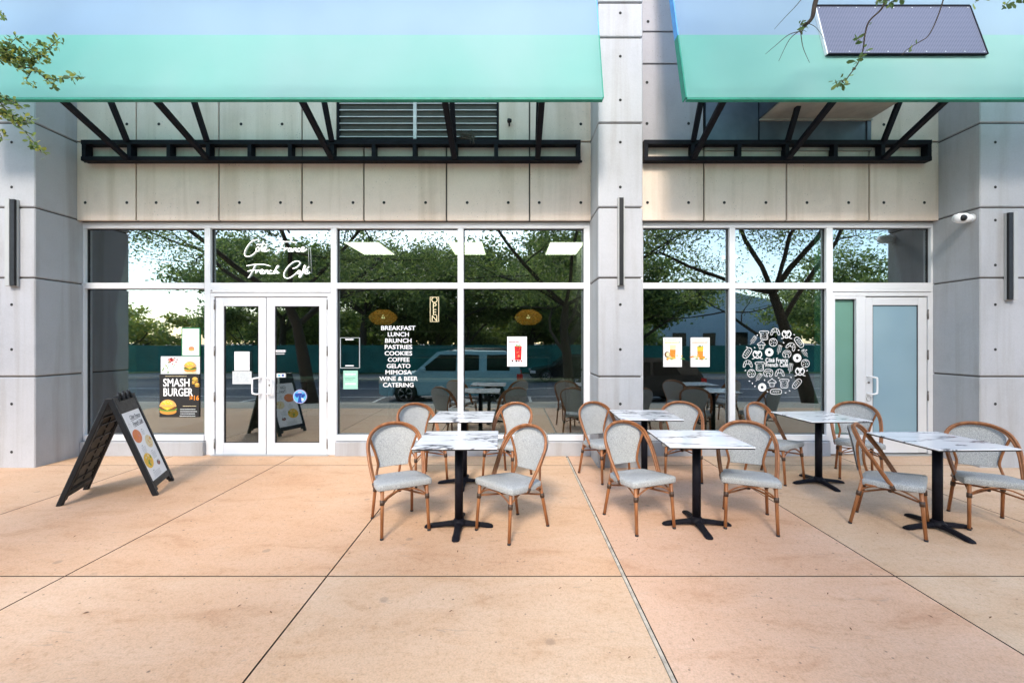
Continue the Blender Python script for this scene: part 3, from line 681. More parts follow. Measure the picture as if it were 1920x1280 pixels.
rng = random.Random(5); m = MB()
for k in range(190):
    a, r = rng.uniform(0, 2*PI), rng.uniform(0.01, 0.10); z = rng.uniform(-0.045, 0.045); c = Vector((r*math.cos(a), r*math.sin(a)*0.6, z))
    d = Vector((rng.gauss(0, 1), rng.gauss(0, 1), rng.gauss(0, 0.45))).normalized()*rng.uniform(0.03, 0.075); m.tube([c-d, c+Vector((0, 0, rng.uniform(-0.01, 0.01))), c+d], 0.0022, 'nest', 4)
for k in range(8):
    c = Vector((rng.uniform(0.03, 0.11), -0.05, -0.03)); m.tube([c, c+Vector((rng.uniform(-0.02, 0.03), -0.02, -rng.uniform(0.04, 0.10)))], 0.002, 'nest', 4)
o = m.build('bird_nest'); o.location = (PX(876, 5.78), -0.155, PZ(259, 5.78)+0.01); tag(o, 'messy twig bird nest on the black canopy rail below the vent', 'bird nest')

# ------------------------------------------------------------------ signs on the glass
GY = -0.004+0.055       # just outside the panes
Tg = T_XZ(GY)
def Tl(dy): return T_XZ(GY-dy)
def Z7(x, y): return (gx(390+x/7.112), gz(420+y/7.112))
strokes = [
 [(650,228),(642,202),(600,200),(550,225),(500,280),(465,345),(457,395),(480,422),(530,418),(580,388),(615,350)],
 [(640,300),(618,312),(615,340),(632,354),(652,340),(656,312),(640,300),(665,310),(680,300)], [(620,275),(640,255),(658,275)],
 [(712,222),(692,290),(684,340),(700,355)], [(662,262),(735,252)],
 [(705,338),(738,326),(750,303),(730,298),(710,325),(722,356),(758,350),(795,328)], [(742,276),(765,256)],
 [(862,245),(900,232),(1000,225),(1100,228),(1148,245)], [(985,215),(962,270),(925,340),(885,388),(880,368)], [(880,318),(940,306),(985,305)],
 [(985,355),(1002,306),(997,335),(1020,308),(1038,314)],
 [(1085,317),(1060,312),(1045,340),(1060,358),(1082,335),(1090,313),(1086,350),(1102,355)],
 [(1108,355),(1120,313),(1116,338),(1140,311),(1154,322),(1148,348),(1162,355)],
 [(1205,320),(1185,312),(1168,335),(1180,357),(1208,346)],
 [(1213,337),(1250,325),(1256,300),(1234,299),(1218,330),(1230,357),(1260,350),(1294,322)],
 [(485,550),(530,540),(620,529),(720,531),(800,550)], [(602,535),(572,600),(535,670),(505,710)], [(500,622),(550,608),(602,604)],
 [(605,652),(622,604),(617,632),(640,605),(658,612)],
 [(665,637),(700,625),(706,602),(684,601),(668,632),(682,656),(710,650),(724,640)],
 [(728,656),(740,609),(735,636),(760,608),(775,620),(769,648),(784,654)],
 [(825,618),(805,610),(788,635),(800,657),(826,648)],
 [(836,655),(870,600),(908,558),(906,546),(890,560),(866,620),(855,656),(878,622),(898,620),(893,650),(922,638)],
 [(1105,585),(1150,570),(1195,530),(1200,500),(1170,485),(1110,500),(1040,560),(990,640),(990,695),(1030,716),(1080,700),(1130,665),(1165,632)],
 [(1205,615),(1182,614),(1168,645),(1183,660),(1203,640),(1212,614),(1208,650),(1222,656)],
 [(1222,656),(1262,590),(1273,550),(1258,552),(1235,640),(1208,698),(1190,695),(1212,662),(1248,640)],
 [(1260,638),(1300,625),(1306,601),(1284,600),(1266,632),(1280,657),(1310,652),(1335,633)], [(1302,580),(1326,558)]]
t = thing('neon_sign', 'white script neon sign in the transom above the double doors', 'sign', (gx(515), 0.05, gz(485)))
m = MB()
for s in strokes: m.tube([(Z7(*p)[0], 0.047, Z7(*p)[1]) for p in cr(s, 5)], 0.0046, 'neon', 6)
m.build('script_tubing', t, at=t.location)
m = MB(); 
for k in range(2): m.tube([(gx(575+k*4), 0.049, gz(462)), (gx(576+k*5), 0.049, gz(500+k*12))], 0.002, 'lightgrey', 4)
m.build('wire', t, at=t.location)
# opening list
m = MB()
words = [('BREAKFAST', 712, 777), ('LUNCH', 725, 765), ('BRUNCH', 720, 770), ('PASTRIES', 719, 771), ('COOKIES', 719, 771), ('COFFEE', 725, 766), ('GELATO', 723, 768), ('MIMOSA', 720, 770), ('WINE & BEER', 709, 782), ('CATERING', 716, 774)]
for i, (s, a, b) in enumerate(words):
    m.text(s, 0.080, (gx((a+b)/2), gz(615+i*11.95)), 'vinyl', Tg, bold=0.022, width=(b-a)*CAMD/F)
tag(m.build('window_lettering'), 'white ten line list of meals and drinks lettered on the glass', 'lettering')
# vertical OPEN sign
t = thing('open_sign', 'tall narrow sign reading OPEN hung inside the pane', 'sign', (gx(814), 0.07, gz(580)))
m = MB()
for a, b, c, d in ((805, 806, 556, 603), (821, 822, 556, 603), (806, 821, 556, 557), (806, 821, 602, 603)): m.box(gx(a), gx(b), 0.040, 0.052, gz(d), gz(c), 'cream')
m.build('frame', t, at=t.location)
m = MB()
for i, ch in enumerate('OPEN'): m.text(ch, 0.115, (gx(813.5), gz(562+i*11.6)), 'cream', T_XZ(0.046))
m.build('letters', t, at=t.location)
# posters ---------------------------------------------------------------
def rect(m, a, b, c, d, k, T): m.face([T(gx(a), gz(d)), T(gx(b), gz(d)), T(gx(b), gz(c)), T(gx(a), gz(c))], k)
def G(px, py): return (gx(px), gz(py))
def blob(m, px, py, rx, ry, k, T, rot=0.0, seg=18): m.disc(G(px, py), ry*CAMD/F, k, T, seg, rx/ry, rot)
def lines(m, x0, x1, y0, n, dy, k, T, wd=0.6, seed=1, ragged=0.3):
    r = random.Random(seed)
    for i in range(n):
        x = x0
        xe = x1-(x1-x0)*ragged*r.random()
        while x < xe:
            l = r.uniform(0.8, 2.2); rect(m, x, min(x+l, xe), y0+i*dy-wd/2, y0+i*dy+wd/2, k, T); x += l+0.5
def burger(m, px, py, s, L0):
    """bun, lettuce, patty, cheese as layered print"""
    def T(i): return Tl(L0+0.0006*i)
    blob(m, px, py+0.50*s, s, 0.38*s, 'bun', T(1)); blob(m, px, py+0.22*s, 1.08*s, 0.30*s, 'green', T(2)); blob(m, px, py+0.12*s, 0.98*s, 0.24*s, 'brown', T(3))
    m.face([T(4)(*G(px-0.8*s, py-0.02*s)), T(4)(*G(px-0.1*s, py+0.35*s)), T(4)(*G(px+0.75*s, py-0.02*s))], 'yellow')
    pts = [G(px-s*math.cos(a), py-0.05*s-0.85*s*math.sin(a)) for a in [PI*i/12 for i in range(13)]]
    m.face([T(5)(*p) for p in pts][::-1], 'toast')
    pts = [G(px-0.7*s*math.cos(a)-0.1*s, py-0.3*s-0.5*s*math.sin(a)) for a in [PI*i/12 for i in range(13)]]
    m.face([T(6)(*p) for p in pts][::-1], 'yellow')
    r = random.Random(3)
    for k in range(14): blob(m, px+r.uniform(-0.6, 0.55)*s, py-r.uniform(0.3, 0.75)*s, 0.05*s, 0.035*s, 'cream', T(7), r.uniform(0, 3), 6)
m = MB()
rect(m, 293.5, 369, 702, 783, 'ink', Tl(0.002))
m.text('SMASH', 0.150, G(326, 718.5), 'vinyl', Tl(0.004), bold=0.02, width=50*CAMD/F)
m.text('BURGER', 0.150, G(328.5, 736.5), 'vinyl', Tl(0.004), bold=0.02, width=56*CAMD/F)
m.text('$16', 0.085, G(359.5, 747), 'orange', Tl(0.004), bold=0.03)
lines(m, 305, 348, 705.5, 1, 2, 'cream', Tl(0.004), 0.9, 4)
lines(m, 338, 364, 762, 1, 2.5, 'cream', Tl(0.004), 1.1, 7, 0.1)
for i in range(4): lines(m, 333+(i==3)*-1, 366, 768+i*4.2, 1, 3, 'lightgrey', Tl(0.004), 1.5, 20+i, 0.15)
burger(m, 310, 764, 16, 0.003)
for k, (px, py, s) in enumerate(((361, 712, 5.5), (365, 722, 4.5), (358, 718, 3))): burger(m, px, py, s, 0.003)
tag(m.build('burger_poster'), 'black poster with burger picture reading SMASH BURGER', 'poster')
m = MB()
rect(m, 296, 370, 668, 701.5, 'lightgrey', Tl(0.002))
r = random.Random(8)
blob(m, 313, 686, 17, 10, 'white', Tl(0.0026), 0.5)
for k in range(26): blob(m, 316+r.gauss(0, 6), 676+r.gauss(0, 2.6), r.uniform(1, 2.6), r.uniform(0.8, 1.6), r.choice(['red', 'darkred', 'salmon', 'pink']), Tl(0.003+0.00005*k), r.uniform(0, 3), 8)
for k in range(30): blob(m, 312+r.gauss(0, 7), 688+r.gauss(0, 4), r.uniform(0.8, 2.4), r.uniform(0.5, 1.4), r.choice(['white', 'mint', 'green', 'cream', 'lightgrey']), Tl(0.005+0.00005*k), r.uniform(0, 3), 8)
burger(m, 352, 688, 11.5, 0.006); blob(m, 352, 699, 14, 1.6, 'cream', Tl(0.0115))
tag(m.build('food_poster'), 'picture poster of a wrap and a burger above the black poster', 'poster')
m = MB()
rect(m, 335, 370.5, 614, 668, 'leafgreen', Tl(0.001)); rect(m, 337, 368.5, 616, 666, 'white', Tl(0.002))
blob(m, 354, 655, 6, 3.2, 'toast', Tl(0.003)); blob(m, 354, 652, 5.5, 2.2, 'salmon', Tl(0.0036)); blob(m, 354, 648, 6, 1.6, 'lightgrey', Tl(0.004)); lines(m, 344, 364, 640, 2, 2.4, 'mint', Tl(0.003), 0.8, 3)
blob(m, 353, 627, 9, 5, 'lightgrey', Tl(0.003))
tag(m.build('framed_menu'), 'green framed white menu above the picture poster', 'poster')
def drink(px0, px1, py0, py1, head, sub, glassk, tops, lb, red=False):
    m = MB(); D2 = CAMD/F
    m.box(gx(px0), gx(px1), GY-0.006, GY-0.002, gz(py1), gz(py0), 'white'); cx = (px0+px1)/2; w_ = px1-px0
    T = Tl(0.0075)
    lines(m, px0+3, px1-7, py0+4.5, 1, 2, head, T, 0.8, 2, 0.05); lines(m, px0+3, px1-14 if red else px1-5, py0+9.5, 1, 2, sub, T, 2.0, 5, 0.05)
    lines(m, px0+3, px0+10, py0+13.5, 3, 2, 'grey', T, 0.5, 9, 0.3); blob(m, px1-(11 if red else 5), py0+9.3, 1.1, 1.1, 'leafgreen', T)
    r = random.Random(int(px0))
    if red:
        gx0, gx1, t0, t1 = cx-5, cx+9, py0+18, py0+44
        m.face([Tl(0.008)(*G(gx0+1, t1)), Tl(0.008)(*G(gx1-1, t1)), Tl(0.008)(*G(gx1, t0)), Tl(0.008)(*G(gx0, t0))], 'red')
        for k in range(26): blob(m, r.uniform(gx0+1.5, gx1-1.5), r.uniform(t0+1, t1-2), 1.5, 1.1, r.choice(['red', 'darkred', 'salmon', 'red']), Tl(0.0085+k*0.00005), r.uniform(0, 3), 7)
        for k in range(7): blob(m, cx+2+r.gauss(0, 4), t0-1.5+r.gauss(0, 1.2), 2.4, 0.6, 'green', Tl(0.0105), r.uniform(0.2, 2.9), 8)
        for k in range(6): blob(m, cx+2+r.gauss(0, 7), t1+2, 1.9, 1.5, r.choice(['ink', 'red', 'darkred']), Tl(0.0105+k*0.00005), r.uniform(0, 3), 9)
        blob(m, cx-8, t1-1, 4.5, 1.0, 'pink', Tl(0.0105), 0.2)
    else:
        gx0, gx1, t0, t1 = cx-6, cx+6, py0+14+(3 if tops == 'y' else 0), py0+37
        m.face([Tl(0.008)(*G(gx0+1, t1)), Tl(0.008)(*G(gx1-1, t1)), Tl(0.008)(*G(gx1, t0)), Tl(0.008)(*G(gx0, t0))], 'cream' if tops == 'w' else 'yellow')
        m.face([Tl(0.0085)(*G(gx0+1, t1)), Tl(0.0085)(*G(gx1-1, t1)), Tl(0.0085)(*G(gx1-0.4, t0+9)), Tl(0.0085)(*G(gx0+0.4, t0+9))], glassk)
        for k in range(14): blob(m, cx+r.gauss(0, 8), t1+r.uniform(-4, 4), r.uniform(1.5, 4), r.uniform(1, 2.2), r.choice(['orange', 'yellow', 'toast', 'yellow', 'cream']), Tl(0.009+k*0.00008), r.uniform(-0.6, 0.6), 9)
        for k in range(3): blob(m, cx+r.gauss(0, 9), t1+3, 3, 0.9, 'green', Tl(0.0105), r.uniform(-0.5, 0.5), 8)
        if tops == 'w': blob(m, px0+7, t1-5, 5, 5.5, 'brown', Tl(0.0106)); blob(m, px0+8, t1-5, 3.4, 4.2, 'cream', Tl(0.011))
        else:
            for k in range(5): blob(m, cx+r.gauss(0, 3), t0-0.5, 2.2, 0.7, 'green', Tl(0.0106), r.uniform(0, 3), 8)
    tag(m.build('drink_poster'), lb, 'poster', 'white drink posters on the glass')
drink(951, 988, 631, 687, 'pink', 'darkred', 'red', 'r', 'white poster of a red berry drink left of the middle pilaster', True)
drink(1246, 1281, 632.5, 688, 'green', 'yellow', 'orange', 'w', 'white poster of a pale orange drink with coconut, left of two')
drink(1297.5, 1333.5, 632.5, 688, 'orange', 'orange', 'orange', 'y', 'white poster of a bright orange juice glass beside the window mullion')
# papers and holders
t = thing('paper_holder', 'clear holder with white sheet on the left door glass', 'paper holder', (gx(452), 0.03, gz(690)))
m = MB(); m.box(gx(434.5), gx(470), 0.012, 0.018, gz(695), gz(638), 'acrylic'); m.build('holder', t, at=t.location)
m = MB(); rect(m, 438.5, 467, 659, 695, 'white', T_XZ(0.011)); m.build('sheet', t, at=t.location)
m = MB(); rect(m, 434, 470, 696, 720, 'lightgrey', T_XZ(0.0205))
for i in range(8): lines(m, 437, 467, 698.5+i*2.6, 1, 2, 'grey', T_XZ(0.019), 0.35, i, 0.1)
m.build('notice', t, at=t.location)
t = thing('menu_holder', 'clear acrylic holder on the glass beside the doors', 'paper holder', (gx(654), 0.04, gz(690)))
m = MB(); m.box(gx(636), gx(672), 0.042, 0.050, gz(690), gz(633), 'acrylic'); m.build('holder', t, at=t.location)
m = MB(); m.box(gx(645.5), gx(661), 0.036, 0.041, gz(637.5), gz(635.3), 'white'); m.box(gx(645.5), gx(661), 0.036, 0.041, gz(686.8), gz(684.6), 'white')
for a, b, c, d in ((635.5, 636.3, 633, 690), (671.5, 672.3, 633, 690), (636, 672, 632.6, 633.4), (636, 672, 689.6, 690.4)): m.box(gx(a), gx(b), 0.040, 0.051, gz(d), gz(c), 'lightgrey')
m.build('clip', t, at=t.location)
m = MB(); rect(m, 641, 668.5, 695, 730, 'mint', Tl(0.002))
for i in range(3): rect(m, 644, 665, 700+i*9, 704+i*9, 'lightgrey', Tl(0.003)) if i != 1 else lines(m, 644, 665, 709, 2, 3, 'leafgreen', Tl(0.003), 0.8, 3)
tag(m.build('green_notice'), 'pale green paper notice stuck low on the glass beside the doors', 'notice')
m = MB(); rect(m, 515.5, 533.5, 656, 660, 'white', T_XZ(0.0205)); m.text('OPEN', 0.022, G(524.5, 658), 'ink', T_XZ(0.019), bold=0.02) if False else lines(m, 517, 532, 658, 1, 2, 'ink', T_XZ(0.019), 1.2, 3, 0.05)
rect(m, 515.5, 532, 662, 664.5, 'grey', T_XZ(0.0205)); tag(m.build('door_sticker'), 'narrow white sticker high on the right door glass', 'sticker')
m = MB(); rect(m, 517, 534, 700, 707.5, 'lightgrey', T_XZ(0.0205)); rect(m, 520, 524, 702, 705.5, 'skyblue', T_XZ(0.019)); rect(m, 527, 531, 702, 705.5, 'navy', T_XZ(0.019)); tag(m.build('card_sticker'), 'small pale payment card sticker above the push bar', 'sticker')
m = MB(); blob(m, 561, 743.5, 13, 13, 'lilac', T_XZ(0.0205), 0, 28); blob(m, 561, 743.5, 11.6, 11.6, 'skyblue', T_XZ(0.019), 0, 28)
for a in range(5): blob(m, 561+6.5*math.cos(a*1.256+1), 743.5+6.5*math.sin(a*1.256+1), 4.4, 3.0, ['lightgrey', 'skyblue', 'navy', 'lilac', 'navy'][a], T_XZ(0.018-0.0003*a), a, 12)
m.face([T_XZ(0.0155)(*p) for p in (G(557, 755), G(565, 755), G(563, 743), G(566, 737), G(556, 737), G(559, 743))], 'navy')
tag(m.build('round_sticker'), 'round blue sticker on the right door glass', 'sticker')

# round bakery logo -------------------------------------------------------
m = MB(); U = 38/5.333*CAMD/F       # icon half-size
def ic(cx, cy, rot, sc_):
    c, s = math.cos(rot), math.sin(rot); X, Z = gx(1200+cx/5.333), gz(600+cy/5.333)
    return lambda x, y: (X+(x*c-y*s)*U*sc_, GY, Z+(x*s+y*c)*U*sc_)
LW = 0.115
def circ(cx, cy, rx, ry, n=16, a0=0, a1=2*PI): return [(cx+rx*math.cos(a0+(a1-a0)*i/n), cy+ry*math.sin(a0+(a1-a0)*i/n)) for i in range(n+(0 if abs(a1-a0-2*PI) < 1e-3 else 1))]
def toast(T):
    m.ribbon(cr([(-0.75,-1.0),(0.75,-1.0),(0.85,0.25),(1.15,0.6),(0.95,0.95),(0,1.05),(-0.95,0.95),(-1.15,0.6),(-0.85,0.25)], 4, True), LW, 'vinyl', T, True)
    m.ribbon(cr([(-0.5,-0.7),(0.5,-0.7),(0.6,0.35),(0.45,0.65),(-0.45,0.65),(-0.6,0.35)], 3, True), LW*0.6, 'vinyl', T, True)
    for p in ((-0.2,0.3),(0.25,0.1),(0,-0.3),(-0.3,-0.2)): m.disc(p, 0.07, 'vinyl', T, 6)
def croissant(T):
    m.ribbon(cr([(-1.25,-0.9),(-1.15,0.0),(-0.75,0.7),(0,1.0),(0.75,0.7),(1.15,0.0),(1.25,-0.9),(0.8,-0.85),(0.6,-0.35),(0.3,-0.1),(-0.3,-0.1),(-0.6,-0.35),(-0.8,-0.85)], 3, True), LW, 'vinyl', T, True)
    for a, b in (((-0.4,0.9),(-0.28,-0.1)),((0.4,0.9),(0.28,-0.1)),((-0.95,0.45),(-0.55,-0.3)),((0.95,0.45),(0.55,-0.3))): m.ribbon([a, b], LW*0.9, 'vinyl', T)
def pretzel(T):
    m.ribbon(cr([(-1.3,-0.95),(-0.7,-0.75),(0.1,0.1),(0.55,0.7),(0.15,0.55),(0,0.3)], 4), LW*1.5, 'vinyl', T); m.ribbon(cr([(1.3,-0.95),(0.7,-0.75),(-0.1,0.1),(-0.55,0.7),(-0.15,0.55),(0,0.3)], 4), LW*1.5, 'vinyl', T)
    m.ribbon(cr([(0,-0.75),(-0.75,-0.45),(-1.05,0.25),(-0.6,0.95),(0,0.75),(0.6,0.95),(1.05,0.25),(0.75,-0.45)], 4, True), LW*1.9, 'vinyl', T, True)
def wheat(T):
    m.ribbon([(0,-1.35),(0,1.0)], LW*0.8, 'vinyl', T)
    for k in range(4):
        y = -0.55+k*0.5
        for s in (-1, 1): m.ribbon(cr([(0, y-0.15),(s*0.5,y+0.1),(s*0.42,y+0.5),(0.03*s,y+0.22)], 3, True), LW*0.7, 'vinyl', T, True)
    m.ribbon(cr([(0,0.95),(0.2,1.2),(0,1.5),(-0.2,1.2)], 3, True), LW*0.7, 'vinyl', T, True)
def muffin(T):
    m.ribbon(cr([(-1.1,0.05),(-0.8,0.5),(-0.35,0.7),(0,1.15),(0.35,0.7),(0.8,0.5),(1.1,0.05)], 4)+[(-1.1,0.05)], LW, 'vinyl', T)
    m.ribbon([(-0.75,0),(-0.5,-1.0),(0.5,-1.0),(0.75,0)], LW, 'vinyl', T)
    for x in (-0.25, 0.25): m.ribbon([(x*1.2,0),(x,-1.0)], LW*0.6, 'vinyl', T)
def cookie(T):
    m.ribbon(circ(0,0,1.0,1.0), LW, 'vinyl', T, True); r = random.Random(2)
    for p in ((-0.4,0.4),(0.3,0.5),(0.5,-0.1),(0,-0.05),(-0.5,-0.25),(0.1,-0.6),(-0.05,0.75)): m.disc(p, 0.13, 'vinyl', T, 7)
def donut(T):
    m.ribbon(circ(0,0,0.68,0.68), 0.62, 'vinyl', T, True); m.ribbon(circ(0,0,1.02,1.02), LW*0.6, 'vinyl', T, True)
def roll(T):
    m.ribbon(cr([(-0.2,-0.9),(-0.85,-0.7),(-1.1,0.1),(-0.6,0.85),(0.2,0.95),(0.95,0.6),(1.1,-0.1),(0.75,-0.8),(0.3,-0.85),(0.45,-0.3),(0.2,0.05),(-0.3,0.0),(-0.4,-0.5)], 4, True), LW, 'vinyl', T, True)
    m.ribbon(cr([(-0.75,0.1),(-0.3,0.5),(0.4,0.5),(0.75,0.15)], 3), LW, 'vinyl', T)
def baguette(T):
    m.ribbon(cr([(-1.35,0),(-1.15,0.5),(-0.4,0.68),(0.4,0.68),(1.15,0.5),(1.35,0),(1.15,-0.45),(0.4,-0.6),(-0.4,-0.6),(-1.15,-0.45)], 3, True), LW, 'vinyl', T, True)
    for x in (-0.75,-0.3,0.15,0.6): m.ribbon(cr([(x-0.1,-0.25),(x+0.1,0.05),(x+0.05,0.4)], 3), LW*0.8, 'vinyl', T)
for fn, x, y, rot, s in ((toast,1263,150,0,1.1),(croissant,1375,115,0,0.95),(pretzel,1490,145,0,1.1),(wheat,1150,205,-35,0.9),(muffin,1235,250,0,1),(cookie,1355,222,0,1.05),(croissant,1537,262,-25,0.95),
    (baguette,1615,222,-52,1.15),(baguette,1095,330,55,1.15),(pretzel,1195,350,0,1.1),(donut,1315,322,0,1.05),(wheat,1415,300,-15,0.9),(roll,1492,340,0,1.0),(donut,1597,380,0,1.05),(wheat,1678,335,35,0.85),
    (cookie,1680,435,0,1.05),(croissant,1098,438,0,0.95),(toast,1220,462,0,1.1),(cookie,1135,535,0,1.05),(roll,1305,530,0,1.1),(croissant,1420,528,0,0.95),(wheat,1528,487,-10,0.95),(pretzel,1625,520,0,1.1),
    (wheat,1205,578,-35,0.9),(muffin,1343,630,0,1.05),(toast,1467,635,0,1.1),(baguette,1595,640,48,1.1),(donut,1243,675,0,1.05),(baguette,1383,720,0,1.1)):
    fn(ic(x, y, R(rot), s))
for x, y in ((1195,150),(1567,145),(1168,275),(1460,225),(1612,300),(1090,270),(1075,505),(1697,507),(1115,612),(1145,635),(1170,665),(1535,575),(1297,718),(1480,730),(1520,710),(1268,603),(1410,580),(1690,300)):
    T = ic(x, y, x, 1); m.ribbon([(-0.18, 0), (0.18, 0)], 0.2, 'vinyl', T)
m.text('Côté France', 0.082, (gx(1200+1390/5.333), gz(600+403/5.333)), 'vinyl', Tl(0.001), bold=0.012, width=226/5.333*CAMD/F)
m.text('French Café', 0.082, (gx(1200+1390/5.333), gz(600+450/5.333)), 'vinyl', Tl(0.001), bold=0.012, width=226/5.333*CAMD/F)
tag(m.build('window_logo'), 'round white bakery icon logo with cafe name on the glass', 'window logo')

# ------------------------------------------------------------------ sandwich board
ang = math.atan2(0.39, 0.92)
t = thing('sandwich_board', 'black folding sandwich board with white food menu on the paving at left', 'sandwich board', (-3.956, 4.47-CAMD, 0), ang)
HW, HH, SP = 0.27, 0.965, 0.372
SLn = math.hypot(SP-0.02, HH); 
def panelT(s):
    dx, dz = (SP-0.02)/SLn, HH/SLn
    def T(u, wv, n):       # u across, wv up from the foot, n outward from the panel
        return Vector((s*(SP-wv*dx+n*dz), u, wv*dz+n*dx))
    return T
def pbox(m, T, u0, u1, w0, w1, n0, n1, k, bev=0.003): m.box(u0, u1, w0, w1, n0, n1, k, bev, lambda v: T(v.x, v.y, v.z))
for s in (1, -1):
    T = panelT(s); m = MB()
    for a, b in ((-HW, -HW+0.045), (HW-0.045, HW)): pbox(m, T, a, b, 0.0, SLn, -0.032, 0.012, 'blackplastic', 0.006)
    pbox(m, T, -HW+0.046, HW-0.046, SLn-0.16, SLn-0.001, -0.028, 0.010, 'blackplastic', 0.004)
    pbox(m, T, -HW+0.046, HW-0.046, 0.075, 0.135, -0.028, 0.010, 'blackplastic', 0.004)
    pbox(m, T, -HW+0.044, HW-0.044, 0.13, SLn-0.15, -0.012, -0.004, 'blackplastic', 0)
    for a in (-HW+0.045, HW-0.085):
        q = a if a < 0 else a; pbox(m, T, q, q+0.04, 0.04, 0.078, -0.026, 0.008, 'blackplastic', 0.004)
    m.build('panel', t, recalc=True)
    m = MB()      # moulded ribs inside
    gr = 'grey' if False else 'nest'
    pbox(m, T, -HW+0.05, HW-0.05, 0.14, SLn-0.17, -0.0155, -0.0125, gr, 0)
    U0, U1, W0, W1 = -HW+0.075, HW-0.075, 0.17, SLn-0.20
    for u in (U0-0.012, U1+0.004): pbox(m, T, u, u+0.008, W0-0.02, W1+0.02, -0.028, -0.016, 'blackplastic', 0)
    for wv in (W0-0.02, W1+0.012): pbox(m, T, U0, U1, wv, wv+0.008, -0.028, -0.016, 'blackplastic', 0)
    n = 5
    for i in range(n):
        wv = W0+(W1-W0)*(i+0.5)/n
        for (a, b) in ((U0+0.03, -0.02), (0.02, U1-0.03)): pbox(m, T, a, b, wv-0.006, wv+0.006, -0.027, -0.016, 'blackplastic', 0)
        if i < n: pbox(m, T, -0.004, 0.004, wv-0.05, wv+0.055, -0.026, -0.016, 'blackplastic', 0)
        for u in (U0+0.022, U1-0.026): pbox(m, T, u, u+0.006, wv-0.03, wv+0.05, -0.024, -0.016, 'blackplastic', 0)
    m.build('rib', t, recalc=True)
    m = MB()
    for a in (-HW+0.002, HW-0.043): pbox(m, T, a, a+0.041, -0.006, 0.03, -0.030, 0.010, 'tyre', 0.005)
    m.build('foot', t, recalc=True)
    # menu sheet on the outside
    m = MB(); u0, u1, w0, w1 = -HW+0.045, HW-0.045, 0.137, SLn-0.162
    def Q(l): return lambda u, v: T(s*u, v, 0.001+l)
    def q4(a, b, c, d, k, l): m.face([Q(l)(a, c), Q(l)(b, c), Q(l)(b, d), Q(l)(a, d)], k)
    q4(u0, u1, w0, w1, 'white', 0)
    W = w1-w0
    m.text('Côté France', 0.062, (0.05, w1-0.065), 'ink', Q(0.0015), shear=0.5, bold=0.01, width=0.26)
    m.text('French Café', 0.062, (0.05, w1-0.135), 'ink', Q(0.0015), shear=0.5, bold=0.01, width=0.26)
    m.ribbon([(-0.08, w1-0.098), (0.18, w1-0.090)], 0.004, 'ink', Q(0.0015)); m.ribbon([(-0.06, w1-0.165), (0.19, w1-0.158)], 0.004, 'ink', Q(0.0015))
    m.ribbon([(-0.17, w1-0.16), (-0.145, w1-0.04), (-0.12, w1-0.16)], 0.003, 'grey', Q(0.0015)); m.ribbon([(-0.162, w1-0.12), (-0.128, w1-0.12)], 0.003, 'grey', Q(0.0015))
    rr = random.Random(4)
    def food(cx, cy, rx, ry, ks, n=26):
        m.disc((cx, cy), ry, ks[0], Q(0.001), 16, rx/ry)
        for k in range(n):
            a, r_ = rr.uniform(0, 6.28), rr.uniform(0, 0.8)
            m.disc((cx+rx*r_*math.cos(a), cy+ry*r_*math.sin(a)), rr.uniform(0.006, 0.014), rr.choice(ks), Q(0.0015+k*0.00006), 8, rr.uniform(0.6, 2.0), rr.uniform(0, 3))
    food(-0.09, w1-0.26, 0.10, 0.072, ['salmon', 'orange', 'salmon', 'pink']); food(0.115, w1-0.36, 0.085, 0.070, ['cream', 'toast', 'yellow', 'cream'])
    food(-0.09, w1-0.53, 0.105, 0.080, ['yellow', 'toast', 'green', 'cream', 'yellow']); food(0.11, w1-0.60, 0.04, 0.028, ['brown', 'pink', 'lightgrey', 'darkred'])
    def para(x0, x1, y, n):
        m.ribbon([(x0+0.02, y+0.018), (x0+0.055, y+0.018)], 0.007, 'grey', Q(0.0015))
        for k in range(n): m.ribbon([(x0, y-k*0.012), (x1-rr.uniform(0, 0.03), y-k*0.012)], 0.003, 'grey', Q(0.0015))
    para(0.03, 0.13, w1-0.235, 4); para(-0.12, -0.01, w1-0.385, 6); para(0.04, 0.16, w1-0.48, 6); para(-0.12, 0.08, w1-0.66, 5)
    m.build('menu_sheet', t)
m = MB()
m.box(-0.035, 0.035, -HW, HW, HH-0.015, HH+0.012, 'blackplastic', 0.008, None, 2); m.build('hinge_cap', t)
for u in (-0.11, 0.0, 0.11):
    h = MB(); h.tube(cr([(0.035, u-0.03, HH-0.04), (0.03, u-0.02, HH+0.03), (0.02, u+0.01, HH+0.045), (0.03, u+0.035, HH+0.02), (0.05, u+0.04, HH-0.03)], 4), 0.012, 'blackplastic', 8); h.build('handle', t)

